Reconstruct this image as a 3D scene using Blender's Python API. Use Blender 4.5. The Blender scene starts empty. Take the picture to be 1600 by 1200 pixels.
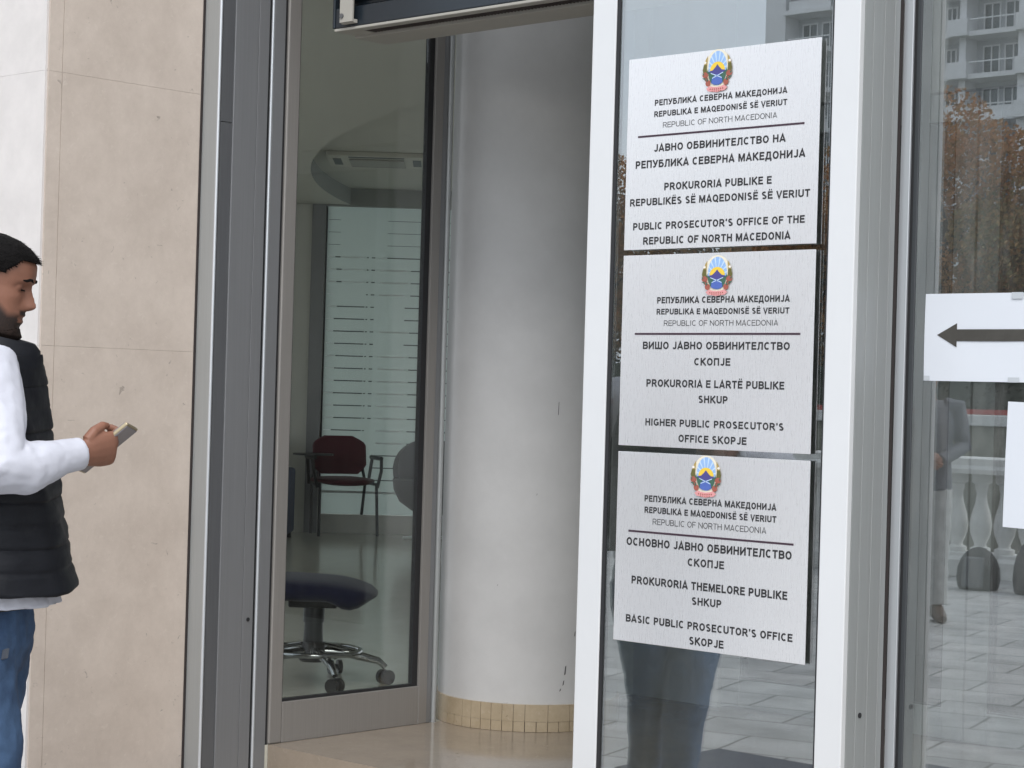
import bpy, bmesh, math, random
from mathutils import Vector, Matrix, Quaternion
random.seed(7)
S = bpy.context.scene
C = S.collection
PI = math.pi

# ------------------------------------------------------------------ camera
def make_camera():
    yaw, pitch, roll = 0.75098, 0.00594, 0.02848
    w = Vector((-math.sin(yaw)*math.cos(pitch), math.cos(yaw)*math.cos(pitch), math.sin(pitch)))
    r0 = Vector((math.cos(yaw), math.sin(yaw), 0)); u0 = r0.cross(w)
    r = r0*math.cos(roll) + u0*math.sin(roll); u = r.cross(w)
    cd = bpy.data.cameras.new('camera'); cam = bpy.data.objects.new('camera', cd); C.objects.link(cam)
    m = Matrix((r, u, -w)).transposed().to_4x4(); m.translation = Vector((0, 0, 1.4))
    cam.matrix_world = m
    cd.sensor_width = 36.0; cd.lens = 3185.8/1600*36.0
    cd.clip_start = 0.05; cd.clip_end = 2000
    S.camera = cam
make_camera()

# ------------------------------------------------------------------ world, sun, exposure
SUN_EL, SUN_AZ = math.radians(46), math.radians(136)
wd = bpy.data.worlds.new('World'); S.world = wd; wd.use_nodes = True
def make_world():
    nt = wd.node_tree; N = nt.nodes; L = nt.links
    for n in list(N): N.remove(n)
    out = N.new('ShaderNodeOutputWorld'); bg = N.new('ShaderNodeBackground')
    sky = N.new('ShaderNodeTexSky'); sky.sky_type = 'NISHITA'; sky.sun_disc = False
    sky.sun_elevation = SUN_EL; sky.sun_rotation = SUN_AZ
    sky.air_density = 1.3; sky.dust_density = 3.0; sky.ozone_density = 1.0
    hs = N.new('ShaderNodeHueSaturation'); hs.inputs['Saturation'].default_value = 0.42
    L.new(sky.outputs[0], hs.inputs['Color'])
    tc = N.new('ShaderNodeTexCoord'); no = N.new('ShaderNodeTexNoise')
    no.inputs['Scale'].default_value = 3.2; no.inputs['Detail'].default_value = 6
    L.new(tc.outputs['Generated'], no.inputs['Vector'])
    rp = N.new('ShaderNodeValToRGB')
    rp.color_ramp.elements[0].position = .35; rp.color_ramp.elements[0].color = (.82, .86, .92, 1)
    rp.color_ramp.elements[1].position = .68; rp.color_ramp.elements[1].color = (1.12, 1.1, 1.08, 1)
    L.new(no.outputs[0], rp.inputs[0])
    mx = N.new('ShaderNodeMix'); mx.data_type = 'RGBA'; mx.blend_type = 'MULTIPLY'
    mx.inputs[0].default_value = 1
    L.new(hs.outputs[0], mx.inputs[6]); L.new(rp.outputs[0], mx.inputs[7])
    m2 = N.new('ShaderNodeMix'); m2.data_type = 'RGBA'; m2.inputs[0].default_value = .72     # high overcast
    m3 = N.new('ShaderNodeMix'); m3.data_type = 'RGBA'; m3.blend_type = 'MULTIPLY'; m3.inputs[0].default_value = 1
    m3.inputs[6].default_value = (6.0, 6.35, 6.8, 1); L.new(rp.outputs[0], m3.inputs[7])
    L.new(mx.outputs[2], m2.inputs[6]); L.new(m3.outputs[2], m2.inputs[7])
    L.new(m2.outputs[2], bg.inputs[0]); bg.inputs[1].default_value = 0.13
    L.new(bg.outputs[0], out.inputs[0])
make_world()
def make_sun():
    d = bpy.data.lights.new('sun', 'SUN'); d.energy = 0.9; d.angle = math.radians(35); d.color = (1, .97, .93)
    o = bpy.data.objects.new('sun', d); C.objects.link(o)
    to = Vector((math.sin(SUN_AZ)*math.cos(SUN_EL), math.cos(SUN_AZ)*math.cos(SUN_EL), math.sin(SUN_EL)))
    o.rotation_euler = to.to_track_quat('Z', 'Y').to_euler(); o.location = to*60
make_sun()
S.view_settings.view_transform = 'Standard'; S.view_settings.look = 'None'
S.view_settings.exposure = 0.85; S.view_settings.gamma = 1.0; S.view_settings.use_curve_mapping = False
S.render.engine = 'CYCLES'
S.cycles.max_bounces = 12; S.cycles.transparent_max_bounces = 24; S.cycles.glossy_bounces = 6
S.cycles.use_denoising = True
S.cycles.caustics_reflective = False; S.cycles.caustics_refractive = False

# ------------------------------------------------------------------ materials
def mat(name, col, rough=.5, metal=0., spec=.5, vary=0., vscale=8., vcol=None, bump=0., bscale=60., aniso=None, stretch=None, sheen=0.):
    m = bpy.data.materials.new(name); m.use_nodes = True
    nt = m.node_tree; N = nt.nodes; L = nt.links; b = N['Principled BSDF']
    b.inputs['Base Color'].default_value = (*col, 1); b.inputs['Roughness'].default_value = rough
    b.inputs['Metallic'].default_value = metal; b.inputs['Specular IOR Level'].default_value = spec
    if sheen: b.inputs['Sheen Weight'].default_value = sheen
    tc = N.new('ShaderNodeTexCoord'); src = tc.outputs['Object']
    if stretch:
        mp = N.new('ShaderNodeMapping'); mp.inputs['Scale'].default_value = stretch
        L.new(src, mp.inputs[0]); src = mp.outputs[0]
    if vary:
        no = N.new('ShaderNodeTexNoise'); no.inputs['Scale'].default_value = vscale; no.inputs['Detail'].default_value = 6
        no.inputs['Roughness'].default_value = .62
        L.new(src, no.inputs['Vector'])
        rp = N.new('ShaderNodeValToRGB'); e = rp.color_ramp.elements
        c2 = vcol or tuple(c*(1-vary) for c in col)
        e[0].position = .33; e[0].color = (*c2, 1); e[1].position = .66; e[1].color = (*col, 1)
        L.new(no.outputs[0], rp.inputs[0]); L.new(rp.outputs[0], b.inputs['Base Color'])
        rm = N.new('ShaderNodeMapRange'); rm.inputs[3].default_value = max(0, rough-.06); rm.inputs[4].default_value = min(1, rough+.08)
        L.new(no.outputs[0], rm.inputs[0]); L.new(rm.outputs[0], b.inputs['Roughness'])
    if bump:
        n2 = N.new('ShaderNodeTexNoise'); n2.inputs['Scale'].default_value = bscale; n2.inputs['Detail'].default_value = 5
        L.new(src, n2.inputs['Vector'])
        bp = N.new('ShaderNodeBump'); bp.inputs['Strength'].default_value = bump; bp.inputs['Distance'].default_value = .01
        L.new(n2.outputs[0], bp.inputs['Height']); L.new(bp.outputs[0], b.inputs['Normal'])
    return m

def mat_glass(name, tint, refl, rough=0.0, dust_haze=0.0):
    m = bpy.data.materials.new(name); m.use_nodes = True
    nt = m.node_tree; N = nt.nodes; L = nt.links
    for n in list(N): N.remove(n)
    out = N.new('ShaderNodeOutputMaterial'); tr = N.new('ShaderNodeBsdfTransparent'); tr.inputs[0].default_value = (*tint, 1)
    gl = N.new('ShaderNodeBsdfGlossy'); gl.inputs['Roughness'].default_value = rough; gl.inputs[0].default_value = (.96, .98, 1, 1)
    mx = N.new('ShaderNodeMixShader'); mx.inputs[0].default_value = refl
    L.new(tr.outputs[0], mx.inputs[1]); L.new(gl.outputs[0], mx.inputs[2])
    last = mx
    if dust_haze:  # pale diffuse layer: dust, and haze over the reflections
        df = N.new('ShaderNodeBsdfDiffuse'); df.inputs[0].default_value = (.6, .6, .58, 1)
        tc = N.new('ShaderNodeTexCoord'); mp = N.new('ShaderNodeMapping'); mp.inputs['Scale'].default_value = (6, 6, 1.2)
        no = N.new('ShaderNodeTexNoise'); no.inputs['Scale'].default_value = 5; no.inputs['Detail'].default_value = 7
        L.new(tc.outputs['Object'], mp.inputs[0]); L.new(mp.outputs[0], no.inputs['Vector'])
        mr = N.new('ShaderNodeMapRange'); mr.inputs[1].default_value = .45; mr.inputs[2].default_value = .8
        mr.inputs[3].default_value = dust_haze*.3; mr.inputs[4].default_value = dust_haze
        L.new(no.outputs[0], mr.inputs[0])
        m2 = N.new('ShaderNodeMixShader'); L.new(mr.outputs[0], m2.inputs[0])
        L.new(mx.outputs[0], m2.inputs[1]); L.new(df.outputs[0], m2.inputs[2]); last = m2
    L.new(last.outputs[0], out.inputs[0])
    return m

def mat_stone(name, col, dark, light, rough=.45, pits=True):
    """honed limestone: cloudy colour, pale fossils, dark pits"""
    m = bpy.data.materials.new(name); m.use_nodes = True
    nt = m.node_tree; N = nt.nodes; L = nt.links; b = N['Principled BSDF']; b.inputs['Roughness'].default_value = rough
    tc = N.new('ShaderNodeTexCoord')
    n1 = N.new('ShaderNodeTexNoise'); n1.inputs['Scale'].default_value = 5; n1.inputs['Detail'].default_value = 12; n1.inputs['Roughness'].default_value = .78
    L.new(tc.outputs['Object'], n1.inputs['Vector'])
    r1 = N.new('ShaderNodeValToRGB'); e = r1.color_ramp.elements
    e[0].position = .3; e[0].color = (*dark, 1); e[1].position = .7; e[1].color = (*col, 1)
    L.new(n1.outputs[0], r1.inputs[0])
    n2 = N.new('ShaderNodeTexNoise'); n2.inputs['Scale'].default_value = 55; n2.inputs['Detail'].default_value = 5; n2.inputs['Distortion'].default_value = .8
    L.new(tc.outputs['Object'], n2.inputs['Vector'])
    r2 = N.new('ShaderNodeValToRGB'); e = r2.color_ramp.elements; e[0].position = .60; e[0].color = (0, 0, 0, 1); e[1].position = .72; e[1].color = (1, 1, 1, 1)
    L.new(n2.outputs[0], r2.inputs[0])
    mx = N.new('ShaderNodeMix'); mx.data_type = 'RGBA'; L.new(r1.outputs[0], mx.inputs[6]); mx.inputs[7].default_value = (*light, 1)
    ml = N.new('ShaderNodeMath'); ml.operation = 'MULTIPLY'; ml.inputs[1].default_value = .32; L.new(r2.outputs[0], ml.inputs[0]); L.new(ml.outputs[0], mx.inputs[0])
    n3 = N.new('ShaderNodeTexNoise'); n3.inputs['Scale'].default_value = 38; n3.inputs['Detail'].default_value = 4; n3.inputs['Distortion'].default_value = .9
    mp = N.new('ShaderNodeMapping'); mp.inputs['Location'].default_value = (3, 7, 1); L.new(tc.outputs['Object'], mp.inputs[0]); L.new(mp.outputs[0], n3.inputs['Vector'])
    r3 = N.new('ShaderNodeValToRGB'); e = r3.color_ramp.elements; e[0].position = .685; e[0].color = (0, 0, 0, 1); e[1].position = .76; e[1].color = (1, 1, 1, 1)
    L.new(n3.outputs[0], r3.inputs[0])
    m2 = N.new('ShaderNodeMix'); m2.data_type = 'RGBA'; L.new(mx.outputs[2], m2.inputs[6]); m2.inputs[7].default_value = tuple(c*.4 for c in dark)+(1,)
    ml2 = N.new('ShaderNodeMath'); ml2.operation = 'MULTIPLY'; ml2.inputs[1].default_value = .65 if pits else .2; L.new(r3.outputs[0], ml2.inputs[0]); L.new(ml2.outputs[0], m2.inputs[0])
    L.new(m2.outputs[2], b.inputs['Base Color'])
    bp = N.new('ShaderNodeBump'); bp.inputs['Strength'].default_value = .12; bp.inputs['Distance'].default_value = .003; bp.invert = True
    L.new(r3.outputs[0], bp.inputs['Height']); L.new(bp.outputs[0], b.inputs['Normal'])
    return m

def mat_paving(name, c1, c2, joint, bw, bh, rough=.6, rot=0.):
    m = bpy.data.materials.new(name); m.use_nodes = True
    nt = m.node_tree; N = nt.nodes; L = nt.links; b = N['Principled BSDF']; b.inputs['Roughness'].default_value = rough
    tc = N.new('ShaderNodeTexCoord'); mp = N.new('ShaderNodeMapping'); mp.inputs['Rotation'].default_value = (0, 0, rot); L.new(tc.outputs['Object'], mp.inputs[0])
    nz = N.new('ShaderNodeTexNoise'); nz.inputs['Scale'].default_value = 1.3; nz.inputs['Detail'].default_value = 6
    L.new(mp.outputs[0], nz.inputs['Vector'])
    ad = N.new('ShaderNodeMixRGB'); ad.blend_type = 'ADD'; ad.inputs[0].default_value = .05; L.new(mp.outputs[0], ad.inputs[1]); L.new(nz.outputs['Color'], ad.inputs[2])
    br = N.new('ShaderNodeTexBrick'); br.inputs['Scale'].default_value = 1; br.inputs['Brick Width'].default_value = bw; br.inputs['Row Height'].default_value = bh
    br.inputs['Mortar Size'].default_value = .008; br.inputs['Color1'].default_value = (*c1, 1); br.inputs['Color2'].default_value = (*c2, 1); br.inputs['Mortar'].default_value = (*joint, 1)
    L.new(ad.outputs[0], br.inputs['Vector'])
    n2 = N.new('ShaderNodeTexNoise'); n2.inputs['Scale'].default_value = 3; n2.inputs['Detail'].default_value = 9; L.new(mp.outputs[0], n2.inputs['Vector'])
    rp = N.new('ShaderNodeValToRGB'); e = rp.color_ramp.elements; e[0].position = .3; e[0].color = (.62, .62, .62, 1); e[1].position = .65; e[1].color = (1, 1, 1, 1)
    L.new(n2.outputs[0], rp.inputs[0])
    mx = N.new('ShaderNodeMixRGB'); mx.blend_type = 'MULTIPLY'; mx.inputs[0].default_value = 1; L.new(br.outputs[0], mx.inputs[1]); L.new(rp.outputs[0], mx.inputs[2])
    L.new(mx.outputs[0], b.inputs['Base Color'])
    bp = N.new('ShaderNodeBump'); bp.inputs['Strength'].default_value = .3; bp.inputs['Distance'].default_value = .01; bp.invert = True
    L.new(br.outputs['Fac'], bp.inputs['Height']); L.new(bp.outputs[0], b.inputs['Normal'])
    return m

def mat_leaf(name, cols):
    m = bpy.data.materials.new(name); m.use_nodes = True
    nt = m.node_tree; N = nt.nodes; L = nt.links; b = N['Principled BSDF']; b.inputs['Roughness'].default_value = .7
    g = N.new('ShaderNodeNewGeometry'); rp = N.new('ShaderNodeValToRGB'); rp.color_ramp.interpolation = 'LINEAR'
    e = rp.color_ramp.elements
    for i, c in enumerate(cols):
        p = i/(len(cols)-1)
        if i < 1: e[0].position = 0; e[0].color = (*c, 1)
        elif i == len(cols)-1: e[len(e)-1].position = 1; e[len(e)-1].color = (*c, 1)
        else:
            x = e.new(p); x.color = (*c, 1)
    L.new(g.outputs['Random Per Island'], rp.inputs[0]); L.new(rp.outputs[0], b.inputs['Base Color'])
    return m

M = dict(
    stone=mat_stone('beige_limestone', (.66, .575, .505), (.52, .445, .385), (.70, .63, .56)),
    lit_front=mat('brightly_lit_stone', (.70, .66, .635), .7, vary=.10, vscale=9, bump=.05, bscale=40),  # pier front stone with bright daylight put into the colour
    facade=mat('facade_render', (.55, .53, .5), .8, vary=.1, vscale=2),
    white_frame=mat('white_powder_coat', (.70, .71, .72), .32, vary=.03, vscale=3, bump=.01, bscale=150),
    alu=mat('anodised_aluminium', (.39, .405, .405), .42, .35, vary=.08, vscale=5, stretch=(60, 60, .6)),
    alu_dark=mat('dark_aluminium', (.16, .165, .175), .4, .4, vary=.1, vscale=4, stretch=(40, 40, .6)),
    alu_bright=mat('bright_aluminium_edge', (.62, .65, .68), .28, .5),
    black=mat('black_rubber', (.018, .018, .02), .6),
    brown_seal=mat('brown_brush_seal', (.035, .028, .027), .9, bump=.4, bscale=300),
    column=mat('column_paint', (.60, .595, .59), .75, vary=.10, vscale=4, bump=.06, bscale=35),
    marble=mat_stone('cream_marble_skirting', (.50, .41, .29), (.36, .28, .18), (.58, .50, .39), .35),
    floor_v=mat_stone('polished_beige_floor', (.36, .30, .24), (.28, .235, .185), (.42, .37, .31), .10, False),
    floor_r=mat_stone('polished_grey_floor', (.64, .63, .56), (.54, .53, .46), (.67, .66, .6), .14, False),
    wall_in=mat('interior_wall_paint', (.66, .66, .62), .8, vary=.06, vscale=2),
    ceil=mat('ceiling_paint', (.60, .59, .53), .9, vary=.03, vscale=2),
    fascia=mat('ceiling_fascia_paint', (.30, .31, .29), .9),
    frosted=mat('frosted_glass_film', (.50, .60, .57), .3, vary=.12, vscale=1.5, stretch=(3, 3, .3)),
    clear_dark=mat('clear_gap_dark', (.12, .14, .14), .2),
    clear_pale=mat('clear_gap_pale', (.85, .92, .92), .3),
    ac=mat('air_unit_plastic', (.62, .60, .52), .5, vary=.05),
    ac_front=mat('air_unit_blue_steel', (.025, .034, .044), .25, .2, vary=.15, vscale=6),
    ac_grille=mat('grille_brown', (.075, .06, .055), .6),
    ac_beige=mat('air_unit_beige', (.40, .385, .345), .55, vary=.08, vscale=8),
    red_fab=mat('burgundy_fabric', (.10, .013, .026), .9, vary=.2, vscale=40, sheen=.2),
    blue_fab=mat('navy_fabric', (.014, .016, .045), .95, 0, .1, vary=.2, vscale=40, sheen=.2),
    black_plastic=mat('black_plastic', (.02, .02, .022), .4),
    grey_plastic=mat('grey_shell', (.09, .10, .105), .5),
    bluegrey_fab=mat('blue_grey_upholstery', (.07, .08, .13), .8, vary=.15, vscale=30),
    chrome=mat('chrome', (.32, .33, .33), .16, 1.),
    paper=mat('white_paper', (.68, .71, .76), .8, vary=.02, vscale=4, bump=.05, bscale=12),
    ink=mat('black_print', (.02, .019, .021), .6),
    ink_soft=mat('grey_print', (.09, .085, .09), .6),
    purple_rule=mat('dark_maroon_print', (.045, .02, .035), .6),
    skin=mat('skin', (.27, .122, .078), .5, vary=.18, vscale=14, bump=.05, bscale=120),
    hair=mat('black_hair', (.006, .005, .005), .75, 0, .15, vary=.4, vscale=60, bump=.5, bscale=220),
    beard=mat('dark_beard', (.022, .014, .011), .85, 0, .2, vary=.45, vscale=70, bump=.4, bscale=260),
    shirt=mat('white_cotton', (.60, .61, .68), .85, vary=.04, vscale=12, bump=.08, bscale=60),
    vest=mat('black_quilted_nylon', (.008, .009, .013), .55, 0, .25, vary=.25, vscale=14, bump=.12, bscale=45),
    vest_in=mat('grey_vest_lining', (.08, .09, .11), .6),
    jeans=mat('blue_denim', (.06, .115, .215), .85, vary=.45, vscale=7, vcol=(.02, .045, .10), bump=.1, bscale=140),
    dark_trouser=mat('pale_grey_trousers', (.46, .46, .45), .85, vary=.2, vscale=20),
    brown_leather=mat('brown_leather', (.10, .06, .04), .5, vary=.3, vscale=20),
    dark_jacket=mat('grey_jacket', (.10, .105, .125), .8),
    phone_gold=mat('gold_phone_case', (.42, .35, .23), .35, .6),
    phone_screen=mat('phone_glass', (.22, .21, .23), .12),
    mat_fab=mat('slate_doormat', (.09, .10, .135), .95, vary=.3, vscale=90, bump=.4, bscale=260),
    plaza=mat_paving('plaza_slabs', (.50, .495, .485), (.44, .44, .435), (.20, .20, .19), .62, .40, .6, .28),
    step=mat('granite_step', (.30, .295, .29), .5, vary=.25, vscale=40),
    concrete=mat('white_concrete', (.74, .74, .72), .7, vary=.2, vscale=6, bump=.1, bscale=50),
    quay=mat_paving('quay_blocks', (.30, .29, .24), (.17, .175, .13), (.05, .05, .04), 1.6, .45, .9),
    bank=mat('bank_grass', (.06, .075, .03), .95, vary=.5, vscale=1.2),
    water=mat('river_water', (.03, .04, .035), .08, bump=.3, bscale=1.5),
    red_band=mat('red_banner', (.32, .05, .045), .7),
    hedge=mat_leaf('dark_hedge_leaf', [(.012, .018, .012), (.03, .04, .025), (.02, .03, .02)]),
    leaf=mat_leaf('autumn_leaf', [(.24, .17, .07), (.55, .28, .12), (.66, .38, .19), (.40, .27, .10), (.60, .32, .14)]),
    leaf2=mat_leaf('olive_leaf', [(.18, .18, .07), (.40, .30, .12), (.52, .31, .13), (.25, .23, .09)]),
    bark=mat('tree_bark', (.06, .045, .035), .9, vary=.3, vscale=10),
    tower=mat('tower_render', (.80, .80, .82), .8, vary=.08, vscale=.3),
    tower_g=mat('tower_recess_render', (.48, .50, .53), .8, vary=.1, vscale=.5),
    tower_glass=mat('tower_glass', (.08, .10, .12), .15, .2),
    bag=mat('black_bag_fabric', (.015, .015, .017), .7, vary=.3, vscale=20),
    bag_grey=mat('grey_bag_flap', (.10, .105, .115), .6),
    plate1=mat('brushed_steel_plate', (.90, .90, .91), .28, .58, vary=.02, vscale=30, stretch=(40, 40, 1.0)),
    glass=mat_glass('reflective_glazing', (.86, .90, .89), .265, 0, .03),
    glass_hazy=mat_glass('hazy_reflective_glazing', (.86, .90, .89), .265, 0, .10),  # washed-out look of the reflections put in as a pale veil
    glass_side=mat_glass('tinted_side_glazing', (.93, .94, .925), .06, 0, .015),
    glass_win=mat_glass('window_glazing', (.95, .96, .96), .06),
    glass_in=mat_glass('inner_door_glazing', (.55, .57, .57), .06),
    e_cream=mat('emblem_cream', (.80, .74, .60), .6), e_sky=mat('emblem_sky', (.30, .48, .78), .6), e_ray=mat('emblem_ray', (.55, .70, .88), .6),
    e_sun=mat('emblem_sun', (.85, .58, .06), .6), e_mount=mat('emblem_mountain', (.07, .065, .25), .6), e_lake=mat('emblem_lake', (.08, .14, .45), .6),
    e_green=mat('emblem_green', (.05, .13, .09), .6), e_gold=mat('emblem_wheat', (.42, .30, .09), .6), e_olive=mat('emblem_leaf', (.13, .12, .03), .6),
    e_red=mat('emblem_poppy', (.36, .10, .07), .6), e_pink=mat('emblem_ribbon', (.72, .32, .32), .6), e_white=mat('emblem_white', (.85, .8, .72), .6),
)

def stubble():
    m = M['skin']; nt = m.node_tree; N = nt.nodes; L = nt.links; b = N['Principled BSDF']
    src = b.inputs['Base Color'].links[0].from_socket
    at = N.new('ShaderNodeAttribute'); at.attribute_name = 'stubble'
    no = N.new('ShaderNodeTexNoise'); no.inputs['Scale'].default_value = 260; no.inputs['Detail'].default_value = 3
    mr = N.new('ShaderNodeMapRange'); mr.inputs[1].default_value = .3; mr.inputs[2].default_value = .6; mr.inputs[3].default_value = .88; mr.inputs[4].default_value = 1
    L.new(no.outputs[0], mr.inputs[0])
    ml = N.new('ShaderNodeMath'); ml.operation = 'MULTIPLY'; L.new(at.outputs['Fac'], ml.inputs[0]); L.new(mr.outputs[0], ml.inputs[1])
    mx = N.new('ShaderNodeMix'); mx.data_type = 'RGBA'; L.new(ml.outputs[0], mx.inputs[0]); L.new(src, mx.inputs[6]); mx.inputs[7].default_value = (.018, .012, .010, 1)
    L.new(mx.outputs[2], b.inputs['Base Color'])
stubble()
def frosted():
    m = M['frosted']; nt = m.node_tree; N = nt.nodes; L = nt.links
    b = N['Principled BSDF']; out = [n for n in N if n.type == 'OUTPUT_MATERIAL'][0]
    tr = N.new('ShaderNodeBsdfTranslucent'); tr.inputs[0].default_value = (.80, .91, .87, 1)
    mx = N.new('ShaderNodeMixShader'); mx.inputs[0].default_value = .5
    L.new(b.outputs[0], mx.inputs[1]); L.new(tr.outputs[0], mx.inputs[2]); L.new(mx.outputs[0], out.inputs[0])
frosted()

# ------------------------------------------------------------------ helpers
def tag(o, label=None, cat=None, group=None, kind=None):
    if label: o['label'] = label
    if cat: o['category'] = cat
    if group: o['group'] = group
    if kind: o['kind'] = kind
    return o
def thing(name, label, cat, loc=(0, 0, 0), group=None):
    o = bpy.data.objects.new(name, None); C.objects.link(o); o.location = loc; o.empty_display_size = .1
    return tag(o, label, cat, group)

class MB:
    def __init__(s): s.v = []; s.f = []
    def add(s, vs, fs):
        n = len(s.v); s.v += [tuple(p) for p in vs]; s.f += [tuple(i+n for i in f) for f in fs]; return s
    def box(s, x0, x1, y0, y1, z0, z1):
        return s.add([(x0,y0,z0),(x1,y0,z0),(x1,y1,z0),(x0,y1,z0),(x0,y0,z1),(x1,y0,z1),(x1,y1,z1),(x0,y1,z1)],
                     [(0,3,2,1),(4,5,6,7),(0,1,5,4),(1,2,6,5),(2,3,7,6),(3,0,4,7)])
    def obox(s, c, ax, ay, az):
        """box by centre and three half-axis vectors"""
        c, ax, ay, az = Vector(c), Vector(ax), Vector(ay), Vector(az)
        vs = [c+ax*i+ay*j+az*k for k in (-1,1) for j, i in ((-1,-1),(-1,1),(1,1),(1,-1))]
        return s.add(vs, [(0,3,2,1),(4,5,6,7),(0,1,5,4),(1,2,6,5),(2,3,7,6),(3,0,4,7)])
    def prism(s, poly, z0, z1):
        n = len(poly)
        return s.add([(x,y,z0) for x,y in poly]+[(x,y,z1) for x,y in poly],
                     [tuple(range(n))[::-1], tuple(range(n,2*n))]+[(i,(i+1)%n,(i+1)%n+n,i+n) for i in range(n)])
    def poly(s, pts): return s.add(pts, [tuple(range(len(pts)))])
    def loft(s, rings, cap=True, closed=True):
        n = len(rings[0]); vs = [p for r in rings for p in r]; fs = []
        for k in range(len(rings)-1):
            for i in range(n if closed else n-1):
                j = (i+1) % n; fs.append((k*n+i, k*n+j, (k+1)*n+j, (k+1)*n+i))
        if cap: fs += [tuple(range(n))[::-1], tuple(range((len(rings)-1)*n, len(rings)*n))]
        return s.add(vs, fs)
    def tube(s, pts, rad, n=10, cap=True, flat=1., up=None):
        pts = [Vector(p) for p in pts]
        if not isinstance(rad, (list, tuple)): rad = [rad]*len(pts)
        rings = []; ref = None
        for i, p in enumerate(pts):
            a = pts[max(i-1, 0)]; b = pts[min(i+1, len(pts)-1)]; t = (b-a).normalized()
            if ref is None:
                ref = Vector(up) if up else (Vector((0,0,1)) if abs(t.z) < .9 else Vector((1,0,0)))
            x = (ref - t*ref.dot(t)).normalized(); y = t.cross(x); ref = x
            rings.append([p + (x*math.cos(2*PI*k/n) + y*math.sin(2*PI*k/n)*flat)*rad[i] for k in range(n)])
        return s.loft(rings, cap)
    def lathe(s, prof, c=(0,0,0), n=24, cap=True):
        c = Vector(c)
        return s.loft([[c+Vector((r*math.cos(2*PI*k/n), r*math.sin(2*PI*k/n), z)) for k in range(n)] for r, z in prof], cap)
    def ball(s, c, r, n=12, m=8, rot=None):
        c = Vector(c); R = rot or Matrix.Identity(3); rings = []
        for i in range(1, m):
            a = PI*i/m
            rings.append([c + R @ Vector((r[0]*math.sin(a)*math.cos(2*PI*k/n), r[1]*math.sin(a)*math.sin(2*PI*k/n), -r[2]*math.cos(a))) for k in range(n)])
        return s.loft(rings)
    def build(s, name, material, parent=None, bevel=0., smooth=None, seg=2, xf=None):
        me = bpy.data.meshes.new(name)
        vs = [xf @ Vector(v) for v in s.v] if xf else s.v
        if parent is not None and parent.type == 'EMPTY' and not xf:
            lo = Vector(parent.location); vs = [Vector(v)-lo for v in vs]
        me.from_pydata([tuple(v) for v in vs], [], s.f); me.update()
        bm = bmesh.new(); bm.from_mesh(me); bmesh.ops.recalc_face_normals(bm, faces=bm.faces); bm.to_mesh(me); bm.free()
        if material: me.materials.append(material)
        if smooth is not None:
            me.polygons.foreach_set('use_smooth', [True]*len(me.polygons)); me.set_sharp_from_angle(angle=math.radians(smooth))
        o = bpy.data.objects.new(name, me); C.objects.link(o)
        if parent is not None: o.parent = parent
        if bevel:
            b = o.modifiers.new('edge', 'BEVEL'); b.width = bevel; b.segments = seg; b.limit_method = 'ANGLE'
        return o
def B(x0, x1, y0, y1, z0, z1): return MB().box(x0, x1, y0, y1, z0, z1)
def freeze(o):
    dg = bpy.context.evaluated_depsgraph_get()
    me = bpy.data.meshes.new_from_object(o.evaluated_get(dg)); o.modifiers.clear(); old = o.data; o.data = me; bpy.data.meshes.remove(old)
    return o
def remesh(o, vox, smooth=0, disp=None):
    r = o.modifiers.new('r', 'REMESH'); r.mode = 'VOXEL'; r.voxel_size = vox; r.use_smooth_shade = True
    if smooth:
        k = o.modifiers.new('s', 'SMOOTH'); k.factor = .5; k.iterations = smooth
    if disp:
        for sz, st, seed in disp:
            t = bpy.data.textures.new('wrinkle', 'CLOUDS'); t.noise_scale = sz; t.noise_depth = 2
            d = o.modifiers.new('d', 'DISPLACE'); d.texture = t; d.strength = st; d.mid_level = .5; d.texture_coords = 'LOCAL'
    m = o.data.materials[0] if o.data.materials else None
    freeze(o); o.data.polygons.foreach_set('use_smooth', [True]*len(o.data.polygons))
    if m and not o.data.materials: o.data.materials.append(m)
    return o
FY = 4.21            # outer door plane
JX = -5.28           # plane of the left jamb and side window
FH = 0.20            # inside floor height

M['ceil_v'] = mat('white_ceiling_paint', (.85, .85, .83), .9)
# ------------------------------------------------------------------ setting
tag(B(-120, 60, -7.3, 3.55, -.4, 0).build('ground', M['plaza']), kind='structure')
tag(B(JX+.002, 3.4, 3.55, 4.497, -.4, .12).build('step', M['floor_v'], bevel=.004), kind='structure')
tag(B(JX, 3.4, 4.50, 6.52, -.3, FH).build('floor', M['floor_v']), kind='structure')
tag(B(-17, JX-.003, 4.45, 17, -.3, FH-.001).build('office_floor', M['floor_r']), kind='structure')
tag(B(JX+.003, 3.4, 6.523, 13, -.3, FH-.002).build('lobby_floor', M['floor_v']), kind='structure')
tag(B(JX-.10, 3.4, 4.45, 13, 3.45, 3.56).build('ceiling', M['ceil_v']), kind='structure')
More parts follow.
